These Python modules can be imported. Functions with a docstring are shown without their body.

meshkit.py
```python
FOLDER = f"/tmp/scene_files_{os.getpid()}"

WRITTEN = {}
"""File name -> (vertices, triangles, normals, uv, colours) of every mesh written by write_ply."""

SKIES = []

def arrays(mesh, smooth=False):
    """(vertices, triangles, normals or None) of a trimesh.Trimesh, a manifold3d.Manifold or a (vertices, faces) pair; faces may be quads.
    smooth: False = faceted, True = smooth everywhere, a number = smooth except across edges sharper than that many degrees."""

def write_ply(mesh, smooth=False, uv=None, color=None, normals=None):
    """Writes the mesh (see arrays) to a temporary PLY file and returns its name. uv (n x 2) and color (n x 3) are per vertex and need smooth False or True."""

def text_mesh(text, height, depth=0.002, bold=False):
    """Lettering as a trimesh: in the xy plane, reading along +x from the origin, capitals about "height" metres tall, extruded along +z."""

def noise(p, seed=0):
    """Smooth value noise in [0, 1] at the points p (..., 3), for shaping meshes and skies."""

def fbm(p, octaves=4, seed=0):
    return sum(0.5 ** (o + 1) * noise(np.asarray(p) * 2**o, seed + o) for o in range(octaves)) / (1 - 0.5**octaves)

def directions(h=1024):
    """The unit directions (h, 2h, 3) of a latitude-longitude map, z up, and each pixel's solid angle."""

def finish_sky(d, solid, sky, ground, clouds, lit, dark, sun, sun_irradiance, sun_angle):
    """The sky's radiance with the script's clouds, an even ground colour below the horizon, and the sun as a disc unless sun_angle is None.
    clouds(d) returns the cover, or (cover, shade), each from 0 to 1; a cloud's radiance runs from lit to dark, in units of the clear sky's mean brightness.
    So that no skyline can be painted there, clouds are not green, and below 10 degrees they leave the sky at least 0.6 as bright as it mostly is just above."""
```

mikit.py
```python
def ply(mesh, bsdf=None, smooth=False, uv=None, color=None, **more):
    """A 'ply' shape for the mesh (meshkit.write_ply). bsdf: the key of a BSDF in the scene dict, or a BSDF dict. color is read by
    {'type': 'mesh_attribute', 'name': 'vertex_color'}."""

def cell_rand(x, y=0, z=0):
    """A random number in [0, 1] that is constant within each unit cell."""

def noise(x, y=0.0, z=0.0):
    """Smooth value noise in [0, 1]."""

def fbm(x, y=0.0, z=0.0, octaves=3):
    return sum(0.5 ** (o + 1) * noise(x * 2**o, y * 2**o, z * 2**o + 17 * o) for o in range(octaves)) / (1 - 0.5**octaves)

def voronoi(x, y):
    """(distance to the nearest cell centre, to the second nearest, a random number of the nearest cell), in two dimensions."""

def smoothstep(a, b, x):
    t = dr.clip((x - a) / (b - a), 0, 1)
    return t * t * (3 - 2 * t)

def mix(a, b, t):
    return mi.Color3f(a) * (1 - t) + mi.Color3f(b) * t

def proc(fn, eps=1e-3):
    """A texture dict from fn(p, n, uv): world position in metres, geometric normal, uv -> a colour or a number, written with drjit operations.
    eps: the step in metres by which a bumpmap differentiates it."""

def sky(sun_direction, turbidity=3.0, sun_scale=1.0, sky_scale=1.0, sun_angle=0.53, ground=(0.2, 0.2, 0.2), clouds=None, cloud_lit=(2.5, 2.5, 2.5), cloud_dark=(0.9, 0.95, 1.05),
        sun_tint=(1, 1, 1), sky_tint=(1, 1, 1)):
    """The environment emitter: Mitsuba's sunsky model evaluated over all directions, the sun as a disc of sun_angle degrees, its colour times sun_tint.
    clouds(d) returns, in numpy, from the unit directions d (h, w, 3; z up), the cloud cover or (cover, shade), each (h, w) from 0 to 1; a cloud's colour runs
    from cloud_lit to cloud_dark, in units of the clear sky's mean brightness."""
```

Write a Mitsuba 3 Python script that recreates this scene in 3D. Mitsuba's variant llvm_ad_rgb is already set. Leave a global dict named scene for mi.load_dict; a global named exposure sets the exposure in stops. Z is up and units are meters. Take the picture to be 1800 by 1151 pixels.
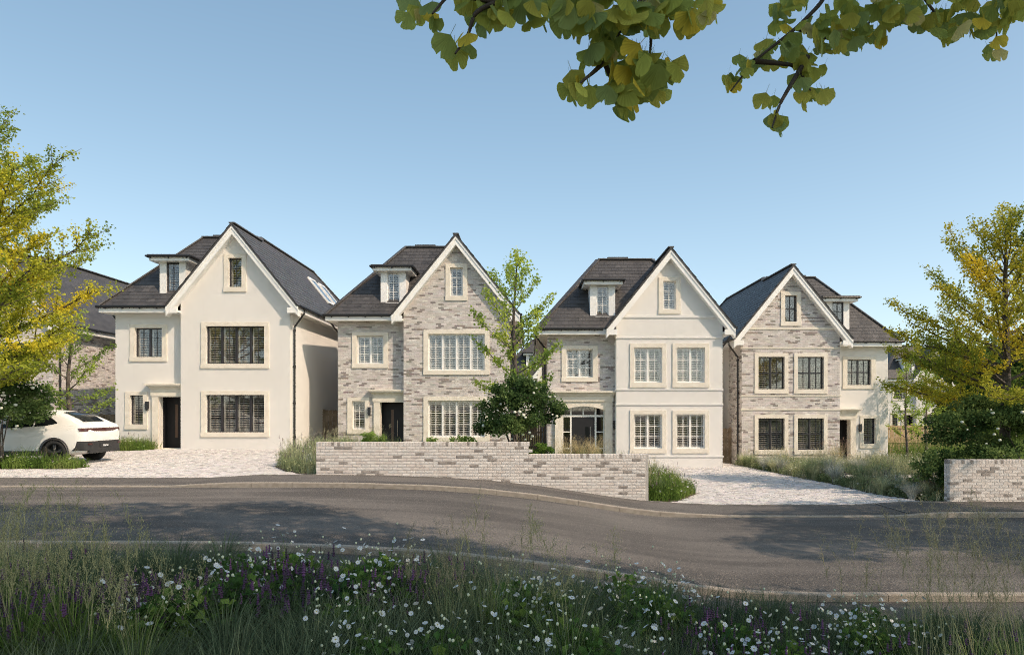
import math, numpy as np, trimesh, mitsuba as mi, mikit, drjit as dr
from meshkit import fbm as nfbm, noise as nnoise, text_mesh
from shapely.geometry import Polygon, box as sbox, Point
from shapely.prepared import prep
import manifold3d as m3
T = mi.ScalarTransform4f
scene, labels = {}, {}

# ------------------------------------------------------------------ camera, sky, exposure
F, CX, HZ, CAMZ = 1150.0, 930.0, 722.0, 1.58          # focal length and vanishing point on an 1800 x 1151 frame
scene['camera'] = {'type': 'perspective', 'fov': math.degrees(2 * math.atan(900 / F)), 'fov_axis': 'x', 'near_clip': 0.05, 'far_clip': 3000.0,
                   'principal_point_offset_x': 0.5 - CX / 1800, 'principal_point_offset_y': 0.5 - HZ / 1151,
                   'to_world': T().look_at(origin=[0, 0, CAMZ], target=[0, 1, CAMZ], up=[0, 0, 1])}
SUN_AZ, SUN_EL = math.radians(54), math.radians(42)
SUN = np.array([math.sin(SUN_AZ) * math.cos(SUN_EL), -math.cos(SUN_AZ) * math.cos(SUN_EL), math.sin(SUN_EL)])
scene['sky'] = mikit.sky(SUN.tolist(), turbidity=4, sun_scale=1.15, sky_scale=2.12, ground=(0.24, 0.22, 0.2), sun_tint=(0.99, 0.96, 1.0), sky_tint=(1.38, 1.27, 1.04))
exposure = 1.3

# ------------------------------------------------------------------ materials
def mat(key, col, rough=0.7, bump=None, bscale=0.002, metal=0.0, spec=0.5, coat=0.0, eps=1e-3):
    base = col if isinstance(col, dict) else {'type': 'rgb', 'value': list(col)}
    b = {'type': 'principled', 'base_color': base, 'roughness': rough, 'metallic': metal, 'specular': spec}
    if coat: b.update(clearcoat=coat, clearcoat_gloss=0.95)
    if bump: b = {'type': 'bumpmap', 'arbitrary': mikit.proc(bump, eps), 'scale': bscale, 'bsdf': b}
    scene[key] = {'type': 'twosided', 'bsdf': b}
VC = {'type': 'mesh_attribute', 'name': 'vertex_color'}
noise, fbm, mix, smoothstep = mikit.noise, mikit.fbm, mikit.mix, mikit.smoothstep
def tone(a, b, f, oct=4, gx=1.0):
    return mikit.proc(lambda p, n, uv: mix(a, b, smoothstep(0.25, 0.75, fbm(p.x * f, p.y * f * gx, p.z * f, oct))))
def stucco(p, n, uv):
    g = smoothstep(0.2, 0.8, fbm(p.x * 1.1, p.y * 1.1, p.z * 0.7, 4))
    s = smoothstep(0.55, 0.95, fbm(p.x * 9, p.y * 9, p.z * 0.6, 3))
    return mix(mix((.672, .652, .625), (.70, .68, .655), g), (.62, .598, .57), s * 0.4)
mat('cream_render', mikit.proc(stucco), .85, lambda p, n, uv: fbm(p.x * 60, p.y * 60, p.z * 60, 3), .004)
def lime(p, n, uv):
    g = fbm(p.x * 6, p.y * 6, p.z * 6, 4)
    v = smoothstep(.62, .7, fbm(p.x * 30, p.y * 30, p.z * 14 + 5, 3))
    return mix(mix((.67, .615, .53), (.73, .68, .595), smoothstep(.3, .7, g)), (.57, .515, .43), v * .5)
mat('limestone', mikit.proc(lime), .8, lambda p, n, uv: fbm(p.x * 45, p.y * 45, p.z * 45, 2), .003)
mat('brick_face', VC, .9, lambda p, n, uv: fbm(p.x * 55, p.y * 55, p.z * 55, 3), .006)
mat('mortar', tone((.37, .345, .32), (.45, .42, .395), 7), .95)
mat('roof_tile', tone((.05, .048, .049), (.076, .073, .074), 2.6), .55, lambda p, n, uv: fbm(p.x * 40, p.y * 40, p.z * 40, 2), .002)
mat('roof_tile_light', tone((.064, .061, .061), (.09, .086, .086), 3.1), .55)
mat('roof_tile_dark', tone((.04, .039, .04), (.066, .063, .063), 3.1), .5)
mat('roof_tile_mixed', VC, .5)
mat('white_paint', tone((.78, .77, .75), (.83, .82, .80), 1.7), .4)
mat('black_metal', (.016, .016, .018), .35, spec=.6)
mat('window_black', (.022, .020, .026), .35, spec=.6)
mat('window_white', (.80, .79, .77), .35)
mat('shutter', (.56, .54, .505), .5); mat('shutter_reflect_dark', (.30, .285, .255), .5); mat('shutter_tan', (.43, .41, .37), .5)  # darkest slat tone stands in for tree reflections in the panes
mat('unlit_room_dark', (.05, .047, .045), .9)  # dark colour stands in for the unlit rooms behind the glass
mat('door_paint_shaded', (.022, .022, .025), .45, spec=.25)  # dark door, colour lowered further for the shade of its recess
mat('door_bronze', (.12, .07, .045), .4)
scene['glass_pane'] = {'type': 'thindielectric', 'int_ior': 1.75}
mat('steel', (.6, .6, .6), .25, metal=1.0)

def asphalt(p, n, uv):
    g = fbm(p.x * .5, p.y * .9, p.z, 4)
    sp = noise(p.x * 75, p.y * 75, 1.0)
    t = fbm(p.x * .35, p.y * 4.5, 3.0, 4)
    c = mix((.066, .061, .057), (.124, .114, .105), smoothstep(.33, .67, .68 * g + .32 * t))
    c = mix(c, (.21, .19, .17), smoothstep(.72, .9, sp) * .75)
    return mix(c, (.04, .037, .035), smoothstep(.72, .9, noise(p.x * 60 + 9, p.y * 60, 4.0)) * .7)
mat('asphalt', mikit.proc(asphalt), .82, lambda p, n, uv: noise(p.x * 70, p.y * 70, 1.0) + .6 * noise(p.x * 31, p.y * 31, 2.0), .009)
mat('footway_asphalt', mikit.proc(lambda p, n, uv: asphalt(p, n, uv) * .95), .85, lambda p, n, uv: noise(p.x * 90, p.y * 90, 1.0), .006)
mat('kerb_granite', tone((.23, .20, .165), (.30, .265, .225), 14), .8, lambda p, n, uv: noise(p.x * 80, p.y * 80, p.z * 80), .003)  # granite tone lowered for the shade over the near kerb
mat('sett', VC, .85, lambda p, n, uv: fbm(p.x * 40, p.y * 40, p.z * 40, 2), .005)
mat('sett_joint', tone((.36, .33, .30), (.44, .41, .38), 3), .95)
mat('earth', tone((.07, .055, .04), (.12, .095, .07), 6), .95)
mat('lawn', tone((.085, .105, .028), (.15, .15, .05), 3), .95, lambda p, n, uv: noise(p.x * 40, p.y * 40, 1.0), .02)
mat('timber', tone((.20, .15, .10), (.31, .245, .175), 5, 3), .8)
mat('timber_new', tone((.33, .23, .13), (.43, .31, .19), 5, 3), .8)
mat('bark', tone((.055, .045, .038), (.13, .11, .095), 12), .9, lambda p, n, uv: fbm(p.x * 25, p.y * 25, p.z * 6, 3), .01)
mat('twig', (.045, .035, .03), .8)
mat('petal', VC, .7)
mat('car_paint', (.78, .77, .745), .28, coat=1.0)
mat('car_glass', (.01, .012, .014), .05, spec=.28)
mat('car_black', (.03, .03, .032), .45)
mat('rubber', (.02, .02, .02), .75)
mat('alloy', (.055, .055, .06), .3, metal=.4)
mat('lamp_red', (.06, .012, .012), .12, spec=.7, coat=1.0)
mat('lettering', (.8, .8, .8), .4)
def leafmat(key, dt=.7, rough=.55):
    scene[key] = {'type': 'principledthin', 'base_color': VC, 'roughness': rough, 'diff_trans': dt, 'spec_trans': 0.0}
leafmat('leaf', .95); leafmat('blade', .6)

# ------------------------------------------------------------------ helpers
used = {}
def key_of(name):
    n = used.get(name, -1) + 1
    used[name] = n
    return name if n == 0 else f'{name}_{n:03d}'
def thing(name, label, cat, group=None, kind=None):
    k = key_of(name); labels[k] = {'label': label, 'category': cat}
    if group: labels[k]['group'] = group
    if kind: labels[k]['kind'] = kind
    return k
def struct(name):
    k = key_of(name); labels[k] = {'kind': 'structure'}; return k
def part(parent, name, label=None, kind=None):
    k = key_of(f'{parent}__{name}')
    if label or kind:
        labels[k] = {}
        if label: labels[k]['label'] = label
        if kind: labels[k]['kind'] = kind
    return k
BOXF = np.array([[0, 2, 3], [0, 3, 1], [4, 5, 7], [4, 7, 6], [0, 1, 5], [0, 5, 4], [2, 6, 7], [2, 7, 3], [0, 4, 6], [0, 6, 2], [1, 3, 7], [1, 7, 5]])
class MB:
    """Collects pieces; out() makes them one mesh. xf: optional map of points; flip: it mirrors."""
    def __init__(s, xf=None, flip=False): s.v, s.f, s.c, s.n, s.xf, s.flip = [], [], [], 0, xf, flip
    def add(s, v, f, c=None):
        v = np.asarray(v, float); f = np.asarray(f, int)
        if f.ndim == 2 and f.shape[1] == 4: f = np.vstack([f[:, [0, 1, 2]], f[:, [0, 2, 3]]])
        s.v.append(v); s.f.append(f + s.n); s.n += len(v)
        c = (1, 1, 1) if c is None else c
        s.c.append(np.broadcast_to(np.asarray(c, float), (len(v), 3)))
        return s
    def box(s, x0, x1, y0, y1, z0, z1, c=None):
        v = np.array([[x, y, z] for x in (x0, x1) for y in (y0, y1) for z in (z0, z1)])
        return s.add(v, BOXF, c)
    def bar(s, a, b, w, h, up=(0, 0, 1), c=None):
        a, b = np.asarray(a, float), np.asarray(b, float); d = (b - a) / np.linalg.norm(b - a)
        r = np.cross(d, up); r /= np.linalg.norm(r); u = np.cross(r, d)
        v = [p + i * r * w / 2 + j * u * h / 2 for p in (a, b) for i in (-1, 1) for j in (-1, 1)]
        return s.add(v, BOXF, c)
    def tube(s, pts, rad, sides=6, c=None, cap=True):
        p = np.asarray(pts, float); r = np.broadcast_to(rad, (len(p),)); t = np.gradient(p, axis=0)
        t /= np.linalg.norm(t, axis=1, keepdims=True) + 1e-12
        a = np.cross(t, np.where(np.abs(t[:, 2:]) < .9, [0, 0, 1.], [1., 0, 0])); a /= np.linalg.norm(a, axis=1, keepdims=True) + 1e-12
        b = np.cross(t, a); an = np.arange(sides) * 2 * np.pi / sides
        v = (p[:, None] + r[:, None, None] * (np.cos(an)[None, :, None] * a[:, None] + np.sin(an)[None, :, None] * b[:, None])).reshape(-1, 3)
        f = [[i * sides + j, i * sides + (j + 1) % sides, (i + 1) * sides + (j + 1) % sides, (i + 1) * sides + j] for i in range(len(p) - 1) for j in range(sides)]
        s.add(v, f, c)
        if cap:
            for e in (0, len(p) - 1): s.add(np.vstack([v[e * sides:(e + 1) * sides], p[e:e + 1]]), [[j, (j + 1) % sides, sides] for j in range(sides)], c)
        return s
    def poly(s, pts, c=None):
        n = len(pts); return s.add(pts, [[0, i, i + 1] for i in range(1, n - 1)], c)
    def tm(s, m, c=None): return s.add(m.vertices, m.faces, c)
    def mesh(s):
        v, f = np.vstack(s.v), np.vstack(s.f)
        if s.xf is not None:
            v = s.xf(v)
            if s.flip: f = f[:, ::-1]
        return v, f
    def out(s, key, bsdf, smooth=False, col=False):
        if s.n: scene[key] = mikit.ply(s.mesh(), bsdf, smooth, color=np.vstack(s.c) if col else None)
        return key
def rng(seed): return np.random.default_rng(seed)
def lerp(a, b, t): return np.asarray(a) + (np.asarray(b) - np.asarray(a)) * t
def grid_mesh(xs, ys, zf):
    X, Y = np.meshgrid(xs, ys, indexing='ij'); v = np.stack([X, Y, zf(X, Y)], -1).reshape(-1, 3)
    n = len(ys); i, j = np.meshgrid(np.arange(len(xs) - 1), np.arange(n - 1), indexing='ij'); a = (i * n + j).ravel()
    return v, np.stack([a, a + n, a + n + 1, a + 1], 1)

# ------------------------------------------------------------------ the lie of the land
def P(X):            # road level along the street
    return np.interp(X, [-60, -4.9, -3.6, -2.2, -1, .2, 1.3, 2.2, 2.9, 3.6, 60], [-.13, -.13, -.145, -.19, -.27, -.40, -.56, -.70, -.78, -.80, -.80])
def UPS(X):          # kerb upstand, dropped at the two drives
    return np.interp(X, [-60, -8.0, -6.7, 3.0, 4.6, 8.2, 9.3, 60], [.035, .035, .11, .11, .035, .035, .11, .11])
KY0, KY1, WY = 14.60, 14.725, 16.30                     # far kerb, front of the garden walls
NK0, NK1 = 8.42, 8.545                                   # near kerb
def Gr(X, Y):        # ground behind the footway
    X, Y = np.asarray(X, float), np.asarray(Y, float)
    t = np.clip((Y - WY) / 9, 0, 1)
    left = -.095 + .095 * t
    right = np.interp(X, [3, 8, 10, 14], [-.80, -.80, -.92, -1.0]) * t + (-.765) * (1 - t)
    return lerp(left, right, np.clip((X + 5.35) / 8.4, 0, 1))
def G(X, Y):
    X, Y = np.asarray(X, float), np.asarray(Y, float)
    far, near = Gr(X, Y), P(X) - .075
    bank = near + .10 * np.clip((7.2 - Y) / 1.2, 0, 1)
    return np.where(Y > WY - .02, far, np.where(Y > NK1, P(X), bank))
k = struct('ground')
xs = np.unique(np.concatenate([np.linspace(-900, -40, 12), np.linspace(-40, 40, 161), np.linspace(40, 900, 12)]))
ys = np.unique(np.concatenate([np.linspace(-200, -6, 10), np.linspace(-6, 45, 103), np.linspace(45, 1500, 14)]))
MB().add(*grid_mesh(xs, ys, lambda X, Y: G(X, Y) - .12)).out(k, 'lawn', True)
lx = np.linspace(-60, 60, 481)
road = struct('road')
MB().add(*grid_mesh(lx, np.linspace(NK1 - .02, KY0 + .02, 9), lambda X, Y: P(X) + .045 * (1 - ((Y - 11.57) / 3.05) ** 2))).out(road, 'asphalt', True)
foot = struct('footway')
MB().add(*grid_mesh(lx, np.linspace(KY1 - .02, WY + .06, 5), lambda X, Y: P(X) + UPS(X) - .008 + (Y - KY1) * .012)).out(foot, 'footway_asphalt', True)
nfoot = struct('footway')
MB().add(*grid_mesh(lx, np.linspace(7.05, NK0 + .02, 4), lambda X, Y: P(X) - .075 + 0 * Y)).out(nfoot, 'footway_asphalt', True)
def kerb(y0, y1, zf, x0, x1, depth):
    k = struct('kerb'); L, r = .914, rng(int(y0 * 10)); x = x0
    while x < x1:
        m = MB(); a, b = x + .004, x + L - .004; xm = np.linspace(a, b, 4); j = r.normal(0, .002)
        prof = [(y0, -depth), (y0, -.015), (y0 + .015, 0), (y1 - .008, 0), (y1, -.006), (y1, -depth)]
        v = np.array([[xx, y, zf(xx) + dz + j] for xx in xm for y, dz in prof]); n = len(prof)
        f = [[i * n + q, (i + 1) * n + q, (i + 1) * n + q + 1, i * n + q + 1] for i in range(3) for q in range(n - 1)]
        m.add(v, f)
        for e in (0, 3): m.poly(v[e * n:(e + 1) * n])
        m.out(part(k, 'stone'), 'kerb_granite', 25); x += L
kerb(KY0, KY1, lambda x: float(P(x) + UPS(x)), -19, 20, .25)
kerb(NK0, NK1, lambda x: float(P(x)) + .02, -10, 11, .25)
k = thing('dark_slot', 'thin dark slot crossing the footway near the right wall', 'footway_slot'); z = float(P(8.6) + UPS(8.6))
m = MB(); m.bar((8.6, 14.76, z + .0), (8.6, 16.24, z + .016), .035, .012); m.out(k, 'black_metal')  # thin dark strip laid across the footway
e = struct('footway_edging'); m = MB(); r = rng(5); x = -20.0
while x < 20:
    if not (-5.31 < x < 2.98 or x > 10.4):
        z = float(P(x) + UPS(x)) + .018; c = np.array([.17, .155, .14]) * r.uniform(.7, 1.25)
        m.box(x + .005, x + .105, WY - .13, WY - .03, z - .1, z + r.uniform(0, .006), c)
    x += .11
m.out(part(e, 'sett', kind='stuff'), 'sett', col=True)

# ------------------------------------------------------------------ drives of pale setts
def drive(poly, holes, seed):
    k = struct('driveway'); area = Polygon(poly)
    for h in holes: area = area.difference(Polygon(h))
    b = area.bounds
    base = MB()
    tri = trimesh.creation.triangulate_polygon(area.buffer(0), engine='earcut')
    v2 = np.column_stack([tri[0], Gr(tri[0][:, 0], tri[0][:, 1])])
    gx, gy = np.arange(b[0], b[2] + .5, .5), np.arange(b[1], b[3] + .5, .5)
    pa = prep(area.buffer(.03)); r = rng(seed); m = MB(); V, C = [], []
    for i in range(len(gx) - 1):
        for j in range(len(gy) - 1):
            cell = sbox(gx[i], gy[j], gx[i + 1], gy[j + 1])
            if pa.intersects(cell):
                q = np.array([[gx[i], gy[j]], [gx[i + 1], gy[j]], [gx[i + 1], gy[j + 1]], [gx[i], gy[j + 1]]])
                if pa.contains(cell): base.poly(np.column_stack([q, Gr(q[:, 0], q[:, 1]) - .004]))
                else:
                    g = cell.intersection(area)
                    for gg in getattr(g, 'geoms', [g]):
                        if gg.geom_type == 'Polygon' and gg.area > 1e-4:
                            q = np.array(gg.exterior.coords)[:-1]; base.poly(np.column_stack([q, Gr(q[:, 0], q[:, 1]) - .004]))
    base.out(part(k, 'bedding'), 'sett_joint')
    ps = prep(area.buffer(-.06)); y, row = b[1] + .02, 0
    while y < b[3]:
        x = b[0] - r.uniform(0, .2); dy = r.uniform(.082, .10)
        while x < b[2]:
            dx = r.choice([.10, .12, .15, .18])
            if ps.contains(Point(x + dx / 2, y + dy / 2)):
                V.append((x, x + dx - .009, y, y + dy - .009)); g = r.uniform(.82, 1.06)
                C.append(np.array([.51, .485, .47]) * g + r.normal(0, .010, 3))
                if r.random() < .07: C[-1] = C[-1] * .62
            x += dx
        y += dy
    V, C = np.array(V), np.clip(np.array(C), .05, .9); N = len(V); h = r.uniform(.012, .018, N)
    xc, yc = (V[:, 0] + V[:, 1]) / 2, (V[:, 2] + V[:, 3]) / 2; z = Gr(xc, yc); tl = r.normal(0, .002, (N, 2))
    top = np.stack([np.stack([V[:, a], V[:, bb], z + h + tl[:, 0] * sa + tl[:, 1] * sb], 1) for a, bb, sa, sb in ((0, 2, -1, -1), (1, 2, 1, -1), (1, 3, 1, 1), (0, 3, -1, 1))], 1)
    bot = top.copy(); bot[:, :, 2] = (z - .02)[:, None]
    vv = np.concatenate([top, bot], 1).reshape(-1, 3); fb = np.array([[0, 1, 2], [0, 2, 3], [0, 4, 5], [0, 5, 1], [1, 5, 6], [1, 6, 2], [2, 6, 7], [2, 7, 3], [3, 7, 4], [3, 4, 0]])
    ff = (fb[None] + 8 * np.arange(N)[:, None, None]).reshape(-1, 3)
    MB().add(vv, ff, np.repeat(C, 8, 0)).out(part(k, 'sett', kind='stuff'), 'sett', col=True)
BED_L = [(-22, 18.2), (-12.9, 18.5), (-12.75, 19.0), (-13.3, 19.35), (-22, 19.35)]
BED_H1 = [(-17.3, 24.9), (-15.3, 25.9), (-15.25, 27.2), (-17.6, 27.2)]
BED_W = [(-7.5, 19.3), (-6.6, 17.8), (-5.28, 16.55), (-5.28, 24), (-6.9, 23)]
BED_R = [(2.9, 16.55), (3.9, 17.0), (4.75, 18.6), (4.5, 20.0), (2.9, 21)]
BED_4 = [(9.85, 26.2), (10.1, 21.8), (9.85, 18.6), (10.4, 16.75), (13, 16.75), (13.2, 18.4), (11.35, 19.0), (11.15, 21.5), (10.95, 26.0)]
BED_5 = [(9.3, 29.9), (9.8, 26.3), (11.5, 26.2), (13.9, 26.9), (13.9, 29.6)]
drive([(-24, WY), (-5.3, WY), (-5.3, 16.6), (-6.9, 23), (-9.3, 24), (-9.5, 26.75), (-24, 27)], [BED_L, BED_H1, BED_W], 1)
drive([(2.98, WY), (10.4, WY), (10.4, 16.75), (9.85, 18.6), (10.1, 21.8), (9.9, 26), (9.3, 30.5), (2.98, 30.5)], [BED_R], 2)
gp = struct('garden_path')
MB().add(*grid_mesh(np.linspace(11.0, 26, 12), np.linspace(21.6, 26.1, 6), lambda X, Y: Gr(X, Y) + .015)).out(gp, 'sett_joint')

# ------------------------------------------------------------------ bricks
LIGHTS = np.array([[.565, .53, .51], [.525, .49, .468], [.60, .57, .553], [.485, .45, .428], [.55, .51, .485]])
def brick_col(r):
    return (np.array([.235, .21, .20]) if r.random() < .12 else LIGHTS[r.integers(5)]) * r.uniform(.86, 1.12) + r.normal(0, .008, 3)
def bricks(m, x0, x1, z0, z1, holes, topf, put, r, proud=.007):
    """Stretcher bond; put(x, z, d) places a point d metres proud of the wall."""
    V, C, row, z = [], [], 0, z0
    runs = {}
    while z < z1:
        x = x0 - .1125 * (row % 2); pair = False
        while x < x1:
            a, b = max(x + .005, x0), min(x + .22, x1)
            za, zb = z + .005, z + .07
            for hx0, hx1, hz0, hz1 in holes:
                if zb > hz0 and za < hz1 and b > hx0 and a < hx1:
                    if a < hx0: b = hx0
                    elif b > hx1: a = hx1
                    else: b = a
            if topf is not None and b > a:
                lim = topf(zb); a, b = max(a, lim[0]), min(b, lim[1])
            if b - a > .02:
                c = brick_col(r)
                if pair and r.random() < .16: c = np.array([.26, .21, .185]) * r.uniform(.9, 1.1)
                pair = c[0] < .35
                V.append([put(a, za, 0), put(b, za, 0), put(b, zb, 0), put(a, zb, 0)] + [put(p, q, proud) for p, q in ((a + .003, za + .003), (b - .003, za + .003), (b - .003, zb - .003), (a + .003, zb - .003))])
                w = r.uniform(.93, 1.07, (8, 1)); C.append(c * w)
            x += .225
        z += .075; row += 1
    if not V: return
    N = len(V); fb = np.array([[4, 5, 6], [4, 6, 7], [0, 1, 5], [0, 5, 4], [1, 2, 6], [1, 6, 5], [2, 3, 7], [2, 7, 6], [3, 0, 4], [3, 4, 7]])
    m.add(np.array(V).reshape(-1, 3), (fb[None] + 8 * np.arange(N)[:, None, None]).reshape(-1, 3), np.clip(np.array(C), .03, .9).reshape(-1, 3))

# ------------------------------------------------------------------ the houses
TAN = 1.24; KS = math.hypot(1, TAN); ZR, ZE, HW = 9.15, 5.83, 2.68; ZC = 9.37
def _slat():
    m = MB(); a = math.radians(34)
    m.bar((-.5, 0, 0), (.5, 0, 0), .008, .062, up=(0, math.cos(a), math.sin(a))); return {b: mikit.ply(m.mesh(), b) for b in ('shutter', 'shutter_reflect_dark', 'shutter_tan')}
SLAT = _slat()
def _tile():
    v = np.array([[x, y, z] for x in (-.146, .146) for y, z in ((-.01, 0), (-.01, .019), (.235, .004), (.235, -.008))])
    f = [[0, 4, 5], [0, 5, 1], [1, 5, 6], [1, 6, 2], [0, 1, 2], [0, 2, 3], [4, 6, 5], [4, 7, 6]]
    return (v, np.array(f))
TILE = _tile(); TPLY = [mikit.ply(TILE, b) for b in ('roof_tile', 'roof_tile', 'roof_tile_light', 'roof_tile_dark')]

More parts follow.
